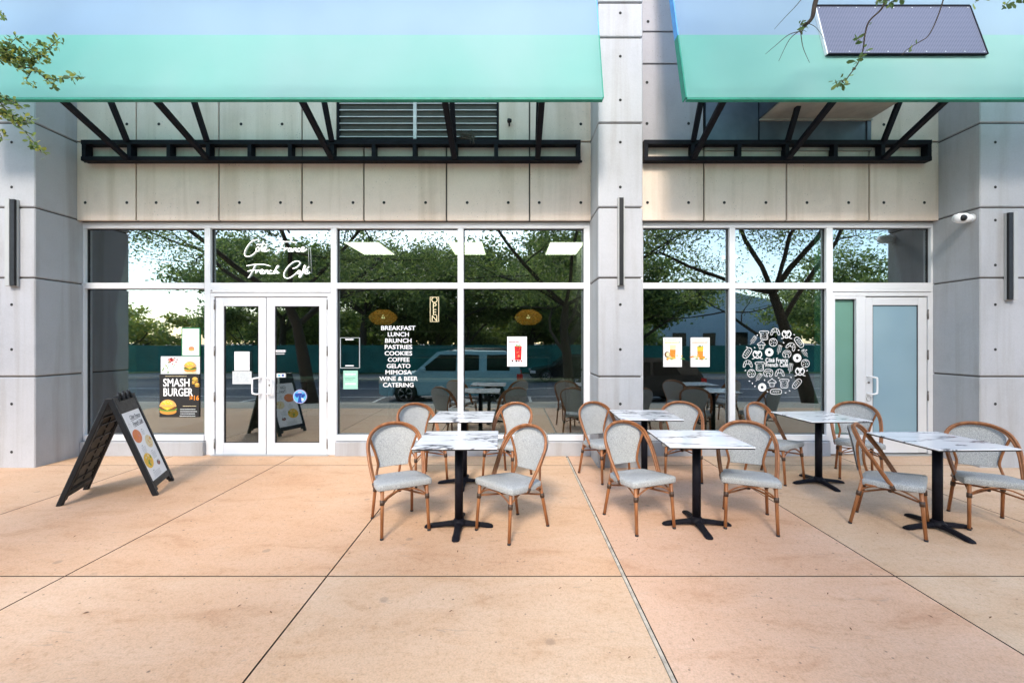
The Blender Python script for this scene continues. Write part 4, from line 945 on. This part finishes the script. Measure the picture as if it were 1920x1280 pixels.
# ------------------------------------------------------------------ tables
def make_table():
    t = thing('cafe_table', 'x', 'table', (0, 0, 0), 0, 'square marble cafe tables')
    m = MB(); m.box(-0.32, 0.32, -0.32, 0.32, 0.712, 0.722, 'marble', 0.002); m.box(-0.317, 0.317, -0.317, 0.317, 0.703, 0.7115, 'blackplastic', 0); m.build('tabletop', t)
    m = MB(); m.tube([(0, 0, 0.05), (0, 0, 0.69)], 0.034, 'steel', 20); m.box(-0.12, 0.12, -0.03, 0.03, 0.69, 0.7025, 'steel', 0.003); m.box(-0.03, 0.03, -0.12, -0.031, 0.69, 0.7025, 'steel', 0.003); m.box(-0.03, 0.03, 0.031, 0.12, 0.69, 0.7025, 'steel', 0.003); m.build('column', t)
    m = MB(); m.lathe([(0.062, 0.028), (0.060, 0.045), (0.045, 0.062), (0.036, 0.075)], (0, 0, 0), 'steel', 20)
    for k in range(4):
        a = PI/2*k; d = Vector((math.cos(a), math.sin(a), 0)); n = Vector((-d.y, d.x, 0)); i = m.mi('steel'); rings = []
        for (r, hw, z0, z1) in ((0.03, 0.034, 0.022, 0.056), (0.10, 0.028, 0.020, 0.048), (0.18, 0.026, 0.012, 0.038), (0.235, 0.030, 0.004, 0.030), (0.265, 0.028, 0.002, 0.022), (0.28, 0.016, 0.002, 0.012)):
            pr = [(-hw, z0), (hw, z0), (hw, (z0+z1)/2), (hw*0.5, z1), (-hw*0.5, z1), (-hw, (z0+z1)/2)]
            rings.append([m.bm.verts.new(d*r+n*u+Vector((0, 0, z))) for u, z in pr])
        for a_, b_ in zip(rings[:-1], rings[1:]):
            for q in range(6):
                f = m.bm.faces.new((a_[q], a_[(q+1)%6], b_[(q+1)%6], b_[q])); f.material_index = i
        m.bm.faces.new(rings[-1]); m.bm.faces.new(rings[0][::-1])
    m.build('base', t, recalc=True)
    return t
tabs = [(-0.435, 3.63, 1, 'marble cafe table nearest the camera at left, between two chairs'),
        (-0.515, 4.75, 0, 'marble cafe table by the window behind the left front table'),
        (1.45, 4.85, -2, 'marble cafe table in front of the middle pilaster'),
        (1.53, 3.67, -2, 'marble cafe table in the middle of the front row, right of the pale paving joint'),
        (3.29, 4.75, 3, 'marble cafe table by the window in front of the sidelight'),
        (3.46, 3.60, 2, 'marble cafe table at the right end of the front row')]
tt = make_table()
for i, (x, D, a, lb) in enumerate(tabs):
    o = tt if i == 0 else copy_tree(tt)
    o.location = (x, D-CAMD, 0); o.rotation_euler = (0, 0, R(a)); o['label'] = lb

# ------------------------------------------------------------------ chairs
def make_chair():
    t = thing('bistro_chair', 'x', 'chair', (0, 0, 0), 0, 'rattan style bistro chairs')
    # seat (front is -y)
    m = MB(); i = m.mi('weave')
    out = cr([(-0.200,-0.214),(-0.10,-0.219),(0.10,-0.219),(0.200,-0.214),(0.214,-0.19),(0.216,-0.10),(0.200,0.06),(0.165,0.165),(0.06,0.185),(-0.06,0.185),(-0.165,0.165),(-0.200,0.06),(-0.216,-0.10),(-0.214,-0.19)], 4, True)
    def sz(y): return -0.030*(y+0.2)/0.4
    rings = []
    for (k, dz) in ((0.90,-0.050),(0.985,-0.050),(1.0,-0.044),(1.005,-0.025),(1.0,-0.008),(0.975,-0.001),(0.8,0.004),(0.4,0.004)): rings.append([m.bm.verts.new((x*k, y*k, 0.418+dz+sz(y))) for x, y in out])
    n = len(out)
    for a, b in zip(rings[:-1], rings[1:]):
        for q in range(n):
            f = m.bm.faces.new((a[q], a[(q+1)%n], b[(q+1)%n], b[q])); f.smooth = True
    m.bm.faces.new(rings[0][::-1]); m.bm.faces.new(rings[-1]); m.build('seat', t, recalc=True)
    # backrest: woven sheet, curved
    prof = [(0.445,0.122),(0.50,0.138),(0.56,0.158),(0.62,0.180),(0.66,0.190),(0.70,0.190),(0.735,0.174),(0.760,0.145),(0.778,0.105),(0.790,0.05)]
    def by(z, x): return 0.175+(z-0.458)*0.20+0.035*(1-(x/0.2)**2)
    m = MB(); nn = 10
    for off, flip in ((0, False), (0.008, True)):
        rows = []
        for (z, hw) in prof: rows.append([m.bm.verts.new((hw*(2*q/nn-1), by(z, hw*(2*q/nn-1))+off, z)) for q in range(nn+1)])
        for a, b in zip(rows[:-1], rows[1:]):
            for q in range(nn):
                vs = (a[q], a[q+1], b[q+1], b[q]); f = m.bm.faces.new(vs[::-1] if flip else vs); f.smooth = True
        if off == 0: r0 = rows
    m.mi('weave')
    for e in (0,):        # bottom hem
        m.tube([(0.122*(2*q/nn-1), by(0.445, 0.122*(2*q/nn-1))+0.004, 0.445) for q in range(nn+1)], 0.0055, 'weave', 6)
    m.build('backrest', t)
    # double hoop
    def hoop(k, dz, dy):
        pts = [(-0.205*k,-0.045+dy,0.355),(-0.222*k,0.02+dy,0.46),(-0.232*k,0.085+dy,0.57),(-0.228*k,0.145+dy,0.665+dz),(-0.19*k,0.19+dy,0.745+dz),(-0.105*k,0.225+dy,0.795+dz),(0,0.235+dy,0.810+dz)]
        pts = pts+[(-x, y, z) for x, y, z in pts[-2::-1]]; return cr(pts, 5)
    m = MB(); m.tube(hoop(1.0, 0, 0), 0.0115, 'bamboo', 10); m.tube(hoop(0.945, -0.011, 0.013), 0.0108, 'bamboo', 10)
    for s in (-1, 1):
        m.tube([(s*0.199, -0.040, 0.350), (s*0.207, -0.022, 0.385)], 0.019, 'collar', 10)
    m.build('back_hoop', t)
    for s in (-1, 1):
        m = MB(); m.tube(cr([(s*0.155,0.165,0.375),(s*0.142,0.180,0.43),(s*0.135,0.188,0.48),(s*0.158,0.195,0.57),(s*0.186,0.195,0.65),(s*0.205,0.185,0.71)], 5), 0.0105, 'bamboo', 8); m.build('back_post', t)
    for s in (-1, 1):
        for (a, b, r0, r1) in (((s*0.175,-0.190,0.395), (s*0.186,-0.222,0.0), 0.0145, 0.0125), ((s*0.152,0.165,0.38), (s*0.172,0.245,0.0), 0.0145, 0.0125)):
            a, b = Vector(a), Vector(b); m = MB(); m.tube([a, a.lerp(b, 0.5), b+(a-b)*0.03], [r0, (r0+r1)/2, r1], 'bamboo', 10)
            c0, c1 = a.lerp(b, 0.25), a.lerp(b, 0.345); m.tube([c0, c1], r0+0.004, 'collar', 10)
            lg = m.build('leg', t)
            m = MB(); m.tube([b+(a-b)*0.035, b], r1+0.0015, 'gasket', 10); m.build('foot_cap', lg)
    m = MB()           # crossing stretchers and curved braces under the seat
    FL, FR_, RL, RR_ = (-0.178,-0.199,0.280), (0.178,-0.199,0.280), (-0.158,0.188,0.272), (0.158,0.188,0.272)
    m.tube(cr([FL, (0, 0, 0.288), RR_], 4), 0.0075, 'bamboo', 8); m.tube(cr([FR_, (0, 0, 0.302), RL], 4), 0.0075, 'bamboo', 8)
    m.lathe([(0.018, 0.278), (0.018, 0.312)], (0, 0, 0), 'collar', 8)
    m.build('stretcher', t)
    m = MB()
    for (p, q) in ((FL, FR_), (RL, RR_), (FL, RL), (FR_, RR_)):
        p, q = Vector(p), Vector(q)
        def P(f, z): v = p.lerp(q, f); return (v.x, v.y, z)
        m.tube(cr([P(0.0, 0.283), P(0.12, 0.318), P(0.30, 0.348), P(0.5, 0.358), P(0.70, 0.348), P(0.88, 0.318), P(1.0, 0.283)], 4), 0.0062, 'bamboo', 7)
    m.build('curved_brace', t)
    m = MB()
    sf = cr([(-0.160,-0.165,0.368),(0.160,-0.165,0.368),(0.197,-0.08,0.362),(0.190,0.04,0.356),(0.155,0.155,0.348),(-0.155,0.155,0.348),(-0.190,0.04,0.356),(-0.197,-0.08,0.362)], 4, True)
    m.tube(sf+[sf[0]], 0.009, 'bamboo', 8, caps=False); m.build('seat_frame', t)
    return t
chairs = [(-0.937, 3.675, 0.466, -0.885, 'bistro chair left of the left front table, facing the camera'),
 (0.001, 3.597, -0.70, -0.71, 'bistro chair right of the left front table, turned half left'),
 (-0.99, 4.89, 0.62, -0.78, 'bistro chair by the window, left of the table behind the left front one'),
 (-0.05, 4.94, -0.5, -0.866, 'bistro chair by the window, right of the table behind the left front one'),
 (1.035, 4.98, 0.42, -0.907, 'bistro chair standing against the middle pilaster, left of the table there'),
 (1.92, 5.0, -0.3, -0.95, 'bistro chair under the two orange drink posters'),
 (1.063, 3.733, 0.38, -0.925, 'bistro chair left of the middle front table beside the pale joint'),
 (1.99, 3.73, -0.384, -0.923, 'bistro chair right of the middle front table'),
 (2.93, 4.95, 0.50, -0.866, 'bistro chair under the round window logo, left of the rear right table'),
 (3.90, 5.0, -0.5, -0.866, 'bistro chair in front of the frosted door'),
 (3.125, 3.655, 0.707, -0.707, 'bistro chair seen from its side, left of the right front table'),
 (3.954, 3.677, -0.47, -0.883, 'bistro chair cut by the right edge of the photo')]
ch0 = make_chair()
for i, (x, D, dx, dd, lb) in enumerate(chairs):
    o = ch0 if i == 0 else copy_tree(ch0)
    o.location = (x, D-CAMD, 0); o.rotation_euler = (0, 0, math.atan2(dx, -dd)); o['label'] = lb

# ------------------------------------------------------------------ trees
def leaves(name, pts, size, seed, parent, ks=('leaf_a', 'leaf_b'), wts=(0.6, 0.4), at=(0,0,0)):
    r = random.Random(seed); V = []; Fc = []; MI = []
    for p in pts:
        d = Vector((r.gauss(0, 1), r.gauss(0, 1), r.gauss(-0.15, 0.8))).normalized(); n = Vector((r.gauss(0, 1), r.gauss(0, 1), r.gauss(0.6, 1))); s_ = d.cross(n)
        if s_.length < 1e-3: continue
        s_.normalize(); L_ = size*r.uniform(0.6, 1.3); W_ = L_*0.24; b = len(V); p = Vector(p); u = d.cross(s_)*L_*0.08
        V += [p, p+d*L_*0.35+s_*W_*0.8, p+d*L_*0.75+s_*W_+u, p+d*L_+u, p+d*L_*0.75-s_*W_+u, p+d*L_*0.35-s_*W_*0.8]
        Fc.append((b, b+1, b+2, b+3, b+4, b+5)); MI.append(r.choices(range(len(ks)), wts)[0])
    me = bpy.data.meshes.new(name); me.from_pydata([tuple(v) for v in V], [], Fc)
    for k in ks: me.materials.append(MT[k])
    me.polygons.foreach_set('material_index', MI)
    o = bpy.data.objects.new(name, me); COL.objects.link(o); o.parent = parent; return o
def tree(loc, H, RC, tr, first, nleaf, lsize, seed, label, ks=('leaf_a', 'leaf_b'), spread=0.9, group='street trees reflected in the glass', only_up=0.0):
    r = random.Random(seed); t = thing('oak_tree', label, 'tree', loc, 0, group); m = MB(); tips = []
    def clear(p, mg=0.0):      # the crown has been trimmed back from the shop front
        D = p.y+loc[1]+CAMD; return D < -0.1 or p.z+loc[2] > 1.9+mg+0.8*D
    def grow(p, d, L_, rad, lev):
        pts = [p]; rs = [rad]; n = 4
        for k in range(n):
            d = (d+Vector((r.gauss(0, 0.16), r.gauss(0, 0.16), r.gauss(0.03, 0.10)))).normalized(); pts.append(pts[-1]+d*L_/n); rs.append(rad*(1-0.45*(k+1)/n))
        kk = len(pts)
        for q_ in range(len(pts)):
            if not clear(pts[q_], 0.2): kk = q_; break
        if kk < 2: return
        if kk < len(pts): m.tube(pts[:kk], rs[:kk], 'bark', 5, caps=False); return
        m.tube(pts, rs, 'bark', 7 if lev < 2 else 4, caps=False)
        if lev >= 3: tips.extend(pts[1:]); return
        if lev == 2: tips.extend(pts[3:])
        nb = (6 if lev == 0 else 4)
        for k in range(nb):
            q = pts[-1] if k < nb//2+1 else pts[r.choice((2, 3))]
            a = 2*PI*(k+r.random()*0.7)/nb; o_ = Vector((math.cos(a), math.sin(a), 0))
            nd = (d*0.35+o_*spread+Vector((0, 0, r.uniform(0.05, 0.75) if lev == 0 else r.uniform(-0.35, 0.5)))).normalized()
            grow(q, nd, (RC*0.55 if lev == 0 else L_*0.62)*r.uniform(0.8, 1.15), rs[-1]*r.uniform(0.55, 0.75), lev+1)
    grow(Vector((0, 0, -0.1)), Vector((0, 0, 1)), first, tr, 0)
    m.build('trunk', t)
    pts = []
    for k in range(nleaf):
        c = r.choice(tips); g_ = 0.06*RC; pts.append((c.x+r.gauss(0, g_), c.y+r.gauss(0, g_), c.z+r.gauss(0, g_*0.8)))
    pts = [p for p in pts if p[2]+loc[2] > only_up and clear(Vector(p))]
    leaves('crown', pts, lsize, seed+1, t, ks, (0.42, 0.58))
    return t, m
def bough(parent, runs, seed, lsize, dens, ks=('leaf_a', 'leaf_b', 'leaf_c'), name='twig'):
    """twigs hanging into the picture: each run is a polyline in metres with a start radius and a leafy stretch"""
    r = random.Random(seed); m = MB(); pts = []
    L = parent.location
    for (line, rad, f0, dn) in runs:
        m = MB(); pts = []
        P = [Vector(p) for p in cr(line, 5)]; n = len(P)
        m.tube([p-L for p in P], [rad*(1-0.65*i/(n-1)) for i in range(n)], 'bark', 5)
        for i in range(n-1):
            if i/(n-1) < f0: continue
            seg = (P[i+1]-P[i]).length; cnt = seg*dens*dn; cnt = int(cnt)+(1 if r.random() < cnt-int(cnt) else 0)
            for k in range(cnt):
                p = P[i].lerp(P[i+1], r.random())-L
                pts.append((p.x+r.gauss(0, 0.012), p.y+r.gauss(0, 0.02), p.z+r.gauss(0, 0.012)))
        tw = m.build(name, parent); seed += 1
        if pts: leaves('leaf_spray', pts, lsize, seed+3, tw, ks, (0.5, 0.3, 0.2))
t1, _ = tree((-6.3, -8.0, -0.45), 9, 6.5, 0.24, 3.5, 30000, 0.085, 11, 'leafy tree branch hanging in front of the awning at the left edge', only_up=3.0)
def V3(px, py, D): return (PX(px, D), D-CAMD, PZ(py, D))
Dl = 3.9
runs = [([(-6.3,-6.5,4.6), (-5.6,-3.6,4.9), V3(-130, 40, Dl), V3(-40, 70, Dl)], 0.03, 0.8, 1), ([V3(-120, 200, Dl), V3(-60, 140, Dl), V3(-5, 100, Dl)], 0.012, 0.3, 1),
  ([V3(-20, 88, Dl), V3(20, 108, Dl), V3(60, 112, Dl), V3(90, 92, Dl), V3(112, 72, Dl)], 0.006, 0, 1.4), ([V3(0, 100, Dl), V3(30, 122, Dl), V3(62, 130, Dl), V3(90, 148, Dl), V3(125, 146, Dl), V3(160, 145, Dl)], 0.006, 0, 0.9),
  ([V3(62, 130, Dl), V3(50, 150, Dl), V3(60, 162, Dl)], 0.004, 0, 1), ([V3(88, 148, Dl), V3(98, 158, Dl), V3(108, 165, Dl)], 0.004, 0, 1), ([V3(5, 100, Dl), V3(20, 82, Dl), V3(34, 68, Dl)], 0.004, 0, 1.6),
  ([V3(35, 105, Dl), V3(55, 95, Dl), V3(75, 78, Dl)], 0.004, 0, 1.4), ([V3(-10, 60, Dl), V3(-2, 25, Dl), V3(8, 28, Dl)], 0.004, 0.3, 1), ([V3(-60, 150, Dl), V3(-15, 178, Dl), V3(10, 185, Dl), V3(40, 200, Dl)], 0.006, 0.2, 1.5),
  ([V3(-10, 178, Dl), V3(20, 215, Dl), V3(50, 228, Dl), V3(60, 218, Dl)], 0.005, 0, 1.5), ([V3(-10, 205, Dl), V3(15, 215, Dl), V3(40, 240, Dl), V3(60, 262, Dl), V3(76, 284, Dl)], 0.004, 0, 0.5), ([V3(70, 272, Dl), V3(78, 286, Dl)], 0.003, 0, 2.2),
  ([V3(-30, 230, Dl), V3(-4, 245, Dl), V3(5, 262, Dl)], 0.004, 0.2, 1.5), ([V3(-20, 90, Dl), V3(10, 95, Dl), V3(25, 108, Dl), V3(48, 118, Dl), V3(80, 104, Dl)], 0.005, 0, 1.8),
  ([V3(-20, 100, Dl), V3(5, 110, Dl), V3(20, 98, Dl), V3(40, 92, Dl)], 0.004, 0, 1.8), ([V3(-20, 215, Dl), V3(5, 212, Dl), V3(28, 226, Dl)], 0.004, 0, 2)]
bough(t1, runs, 21, 0.043, 165)
t2, _ = tree((9.5, -8.0, -0.45), 9, 6.5, 0.24, 3.8, 26000, 0.085, 17, 'thin bare twigs with few leaves hanging before the right awning', only_up=3.0)
tree((1.62, -8.0, -0.45), 9, 6.0, 0.19, 3.3, 34000, 0.085, 14, 'street tree between the parked cars reflected in the right pane of the cafe', only_up=2.9)
Dr = 3.7
runs = [([(8.6,-6.5,6.2), (6.0,-4.0,6.0), V3(1700, -160, Dr), V3(1560, -90, Dr), V3(1530, 0, Dr), V3(1522, 35, Dr), V3(1506, 50, Dr)], 0.035, 0.9, 0.8),
  ([V3(1506, 58, Dr), V3(1480, 65, Dr), V3(1455, 85, Dr), V3(1435, 102, Dr)], 0.004, 0.95, 0.1), ([V3(1500, 58, Dr), V3(1480, 75, Dr), V3(1460, 115, Dr)], 0.004, 0.95, 0.1), ([V3(1501, 58, Dr), V3(1506, 90, Dr), V3(1518, 118, Dr)], 0.004, 0.95, 0.1),
  ([V3(1506, 38, Dr), V3(1500, 50, Dr), V3(1512, 60, Dr)], 0.003, 0, 1.6), ([V3(1540, -60, Dr), V3(1502, 0, Dr), V3(1470, 35, Dr), V3(1452, 55, Dr)], 0.004, 0.98, 0.1), ([V3(1510, 42, Dr), V3(1530, 52, Dr), V3(1546, 75, Dr)], 0.003, 0.9, 0.2),
  ([V3(1700, -160, Dr), V3(1672, -40, Dr), V3(1660, 0, Dr), V3(1652, 18, Dr), V3(1630, 40, Dr), V3(1622, 65, Dr), V3(1618, 95, Dr), V3(1608, 120, Dr), V3(1590, 145, Dr), V3(1584, 158, Dr)], 0.010, 0.42, 0.38),
  ([V3(1668, 2, Dr), V3(1655, 0, Dr), V3(1640, 5, Dr)], 0.004, 0, 2.4), ([V3(1690, -6, Dr), V3(1668, 6, Dr)], 0.004, 0, 2.4), ([V3(1618, 105, Dr), V3(1600, 122, Dr)], 0.003, 0, 2), ([V3(1582, 156, Dr), V3(1574, 152, Dr), V3(1561, 158, Dr)], 0.003, 0, 1.2), ([V3(1578, 150, Dr), V3(1584, 158, Dr)], 0.003, 0, 4),
  ([V3(1622, 65, Dr), V3(1610, 72, Dr), V3(1605, 78, Dr)], 0.003, 0, 1.6), ([V3(1780, -60, Dr), V3(1770, -5, Dr), V3(1755, 40, Dr), V3(1740, 68, Dr), V3(1722, 80, Dr), V3(1700, 94, Dr), V3(1690, 105, Dr)], 0.006, 0.65, 0.7),
  ([V3(1830, -20, Dr), V3(1840, -5, Dr), V3(1828, 6, Dr)], 0.003, 0, 1.2), ([V3(1910, -20, Dr), V3(1895, 0, Dr), V3(1878, 14, Dr)], 0.004, 0, 1.8), ([V3(1915, -10, Dr), V3(1915, 6, Dr)], 0.003, 0, 2)]
bough(t2, runs, 31, 0.052, 42, ('leaf_a', 'leaf_a', 'leaf_b'))
far = [((3.4, -22.3, -0.45), 6.0, 0.38, 3.8, 32000, 3), ((-2.5, -24.5, -0.45), 6.5, 0.30, 3.8, 32000, 5), ((-9.5, -22.5, -0.45), 6.0, 0.32, 3.8, 30000, 7), ((-16.5, -26, -0.45), 7.0, 0.32, 3.8, 24000, 9), ((-18.5, -33, -0.45), 8.0, 0.34, 4.2, 22000, 33),
       ((8.6, -23.5, -0.45), 5.0, 0.32, 3.0, 18000, 13), ((24, -26, -0.45), 6.0, 0.32, 3.2, 14000, 15), ((-6, -31, -0.45), 7.5, 0.32, 4.0, 24000, 19), ((1, -31, -0.45), 7.5, 0.32, 4.0, 24000, 23), ((7, -32, -0.45), 7.5, 0.32, 4.0, 24000, 27), ((29, -27, -0.45), 7, 0.32, 2.6, 12000, 29)]
for i, (loc, RC, tr, fi, nl, sd_) in enumerate(far):
    tree(loc, 9, RC, tr, fi, nl, 0.23, sd_, 'leafy street tree across the road, reflected in the cafe glass')
# low hedge-like trees far off
for i, (x, y) in enumerate(((-30, -48), (-38, -52), (-45, -46), (-16, -42), (-9, -44), (-2, -42), (5, -44), (12, -44), (38, -46), (-22, -50))):
    tree((x, y, -0.5), 7, 6, 0.3, 1.5, 6000, 0.45, 40+i, 'low distant tree reflected at the edge of the glass', ('leaf_b', 'leaf_c'), group='low distant trees')
for i, x in enumerate((-23, -17, -11.5, -6, -0.5, 5, 10)):
    tree((x, -33.5-(i % 2)*1.5, -0.5), 5, 5.2, 0.2, 0.7, 8000, 0.30, 60+i, 'low bushy tree behind the green fence reflected in the glass', group='low trees behind the fence')
# green cloth fence
t = thing('construction_fence', 'green cloth fence across the street reflected in the glass', 'fence', (0, -21.6, -0.44))
m = MB(); n = 220
for i in range(n):
    x0, x1 = -26+i*46/n, -26+(i+1)*46/n; y0, y1 = 0.04*math.sin(x0*3.1), 0.04*math.sin(x1*3.1)
    m.face([(x0, y0, 0.05), (x0, y0, 1.72), (x1, y1, 1.72), (x1, y1, 0.05)], 'fence', True)
m.build('cloth', t)
for i in range(17):
    m = MB(); m.tube([(-26+i*2.875, -0.08, 0), (-26+i*2.875, -0.08, 1.8)], 0.03, 'chrome', 6); m.build('post', t)
# pale building over the road
t = thing('pale_building', 'pale blue grey gabled building reflected in the right windows', 'building', (29, -52, -0.5))
m = MB(); poly = [(-16, 0), (9, 0), (9, 6.5), (-4, 9.6), (-16, 5.2)]
m.prism(poly, 'farwall', lambda p: (p[0], 0, p[1]), lambda p: (p[0], -12, p[1])); m.build('wall', t, recalc=True)
for x in (-12, -8, -4, 0, 4):
    m = MB(); m.box(x, x+1.8, 0.01, 0.06, 1.2, 3.2, 'carglass'); m.build('window', t)

# ------------------------------------------------------------------ vehicles parked behind the camera
def car(name, label, loc, L_, H_, Wd, paint, kind):
    """nose points to -x"""
    t = thing(name, label, 'car', loc, 0)
    wb0, wb1, wr = L_*0.185, L_*0.80, 0.36 if kind == 'suv' else 0.31
    def arch(cx):
        R_ = wr+0.06; return [(cx+R_*math.cos(a), 0.33+R_*math.sin(a)) for a in [PI-PI*i/10 for i in range(11)]][::-1]
    low = 0.28; belt = H_*0.60
    def archpts(cx): 
        R_ = wr+0.05; a0 = math.asin(max(-1, (low-wr)/R_)); return [(cx-R_*math.cos(a), wr+R_*math.sin(a)) for a in [a0+(PI-2*a0)*i/10 for i in range(11)]]
    prof = [(0.03, low+0.05), (0.22, low)]+archpts(wb0)+archpts(wb1)+[(L_-0.12, low), (L_-0.02, low+0.1)]
    if kind == 'suv': prof += [(L_-0.02, belt*0.8), (L_-0.08, belt), (L_*0.30, belt+0.02), (L_*0.24, belt-0.03), (0.32, belt-0.13), (0.12, belt-0.24), (0.02, belt-0.36)]
    else: prof += [(L_-0.02, belt*0.85), (L_-0.15, belt+0.06), (L_*0.30, belt+0.01), (0.25, belt-0.16), (0.02, belt-0.33)]
    m = MB(); hw = Wd/2
    m.prism(prof, paint, lambda p: (p[0], -hw, p[1]), lambda p: (p[0], hw, p[1]))
    bmesh.ops.recalc_face_normals(m.bm, faces=m.bm.faces)
    if kind == 'suv': gh = [(L_*0.245, belt-0.02), (L_*0.40, H_-0.05), (L_*0.46, H_), (L_*0.93, H_-0.03), (L_*0.965, H_-0.12), (L_-0.06, belt-0.02)]
    elif kind == 'hatch': gh = [(L_*0.26, belt-0.02), (L_*0.42, H_-0.04), (L_*0.50, H_), (L_*0.80, H_-0.05), (L_*0.90, H_-0.14), (L_-0.08, belt)]
    else: gh = [(L_*0.27, belt-0.02), (L_*0.42, H_-0.03), (L_*0.50, H_), (L_*0.66, H_-0.03), (L_*0.84, belt+0.05), (L_*0.86, belt)]
    def inset(z): return 0.05+0.17*(z-belt)/(H_-belt)
    m.prism(gh, paint, lambda p: (p[0], -hw+inset(p[1]), p[1]), lambda p: (p[0], hw-inset(p[1]), p[1]))
    bmesh.ops.bevel(m.bm, geom=[e for e in m.bm.edges if e.is_manifold and e.calc_face_angle(0) > 0.35], offset=0.035, segments=2, affect='EDGES')
    bmesh.ops.recalc_face_normals(m.bm, faces=m.bm.faces)
    m.build('body', t)
    x_a, x_b = gh[0][0], gh[-1][0]
    def topx(f): return f
    spans = {'suv': ((0.285, 0.535, 0.31), (0.55, 0.70, 0.0), (0.755, 0.91, 0.0)), 'hatch': ((0.34, 0.56, 0.10), (0.58, 0.80, 0.0)), 'sedan': ((0.34, 0.54, 0.10), (0.56, 0.74, 0.0))}[kind]
    zt, zbm = H_-0.14, belt+0.05
    for sd_ in (-1, 1):
        for (a, b, sl) in spans:
            off = 0.012; xa, xb = L_*a, L_*b
            P = [(xa, sd_*(hw-inset(zbm)+off), zbm), (xb, sd_*(hw-inset(zbm)+off), zbm), (xb, sd_*(hw-inset(zt)+off), zt), (xa+((0.66 if kind == 'suv' else 0.42) if sl else 0.0), sd_*(hw-inset(zt)+off), zt)]
            if kind != 'suv' and b > 0.7: P[2] = (xb-0.30, P[2][1], zt)
            q = MB(); q.face(P if sd_ < 0 else P[::-1], 'carglass'); q.build('window', t)
        for cx in (wb0, wb1):
            q = MB(); q.lathe([(wr*0.55, -0.10), (wr*0.93, -0.11), (wr, -0.08), (wr, 0.08), (wr*0.93, 0.11), (wr*0.55, 0.10)], (cx, sd_*(hw-0.11), wr), 'tyre', 24, 'y'); wl = q.build('wheel', t)
            q = MB(); yy = sd_*(hw-0.11)+sd_*0.06
            q.lathe([(wr*0.60, 0.04*sd_), (wr*0.66, 0.045*sd_), (wr*0.66, 0.0), (wr*0.60, 0.0)], (cx, yy, wr), 'rim', 24, 'y'); q.lathe([(0, 0.03*sd_), (0.06, 0.03*sd_), (0.07, 0.0)], (cx, yy, wr), 'rim', 12, 'y')
            for k in range(5):
                a = 2*PI*k/5; q.tube([(cx+0.04*math.cos(a), yy+0.02*sd_, wr+0.04*math.sin(a)), (cx+wr*0.62*math.cos(a), yy+0.03*sd_, wr+wr*0.62*math.sin(a))], 0.022, 'rim', 6)
            q.build('rim', wl)
        q = MB(); q.box(L_-0.20, L_+0.002, sd_*(hw-0.02)-0.03, sd_*(hw-0.02)+0.03, belt-0.24, belt-0.05, 'taillight', 0.01); q.build('tail_light', t)
        q = MB(); q.box(0.03, 0.30, sd_*(hw-0.05)-0.045, sd_*(hw-0.05)+0.058, belt-0.36, belt-0.22, 'headlight', 0.01); q.build('headlight', t)
        q = MB(); q.box(L_*0.30, L_*0.33, sd_*(hw+0.08)-0.09, sd_*(hw+0.08)+0.09, belt+0.02, belt+0.16, paint, 0.02); q.build('mirror', t)
    q = MB(); 
    if kind == 'suv':
        for sd_ in (-1, 1): q.tube([(L_*0.48, sd_*(hw-0.26), H_-0.01), (L_*0.52, sd_*(hw-0.26), H_+0.05), (L_*0.86, sd_*(hw-0.26), H_+0.05), (L_*0.90, sd_*(hw-0.26), H_-0.03)], 0.018, 'blackplastic', 6)
        q.build('roof_rack', t)
    else:
        q.bm.free()
    return t
car('parked_suv', 'blue grey sport utility car parked at the kerb, reflected in the glass', (-4.5, -9.85, -0.60), 4.85, 1.80, 1.95, 'car_blue', 'suv')
car('parked_car', 'black hatchback with red tail lights reflected in the right window', (2.35, -9.75, -0.60), 4.2, 1.55, 1.80, 'car_black', 'hatch')
car('parked_car', 'black sedan across the road reflected beside the tree trunk', (0.9, -17.9, -0.60), 4.7, 1.42, 1.80, 'car_black', 'sedan')
car('parked_car', 'white sedan far left reflected in the left window', (-24, -24.9, -0.60), 4.7, 1.42, 1.80, 'car_white', 'sedan')

# ------------------------------------------------------------------ bits on the paving
r = random.Random(77)
spots = [(508,1148,1),(449,1136,0),(640,995,0),(693,998,0),(369,1017,0),(140,1006,0),(161,1149,1),(655,1038,0),(858,1034,0),(1195,1012,0),(1050,1103,0),(1108,1088,0),(1429,1158,0),(1552,1113,0),(1595,1179,0),(1857,1158,0),(1905,1152,0),(1745,1156,0),(1180,1233,0),(845,1146,0),(445,1112,0),(1645,1000,0),(1300,1200,1)]
for (px, py, kd) in spots:
    D = GD(py); m = MB(); a = r.uniform(0, PI); L_ = r.uniform(0.006, 0.012)*(1.5 if kd else 1)
    c, s = math.cos(a), math.sin(a)
    P = [(-L_, 0, 0.0), (-L_*0.2, -L_*0.35, 0.003), (L_, 0, 0.006), (0.1*L_, L_*0.4, 0.004)]
    P = [(x*c-y*s, x*s+y*c, z+0.001) for x, y, z in P]; m.face(P, 'dryleaf'); m.face([(x, y, z-0.0008) for x, y, z in P][::-1], 'dryleaf')
    o = m.build('fallen_leaf'); o.location = (PX(px, D), D-CAMD, 0.001)
    tag(o, 'tiny dry brown leaf scrap lying on the tan paving', 'fallen leaf', 'dry leaf scraps on the paving')
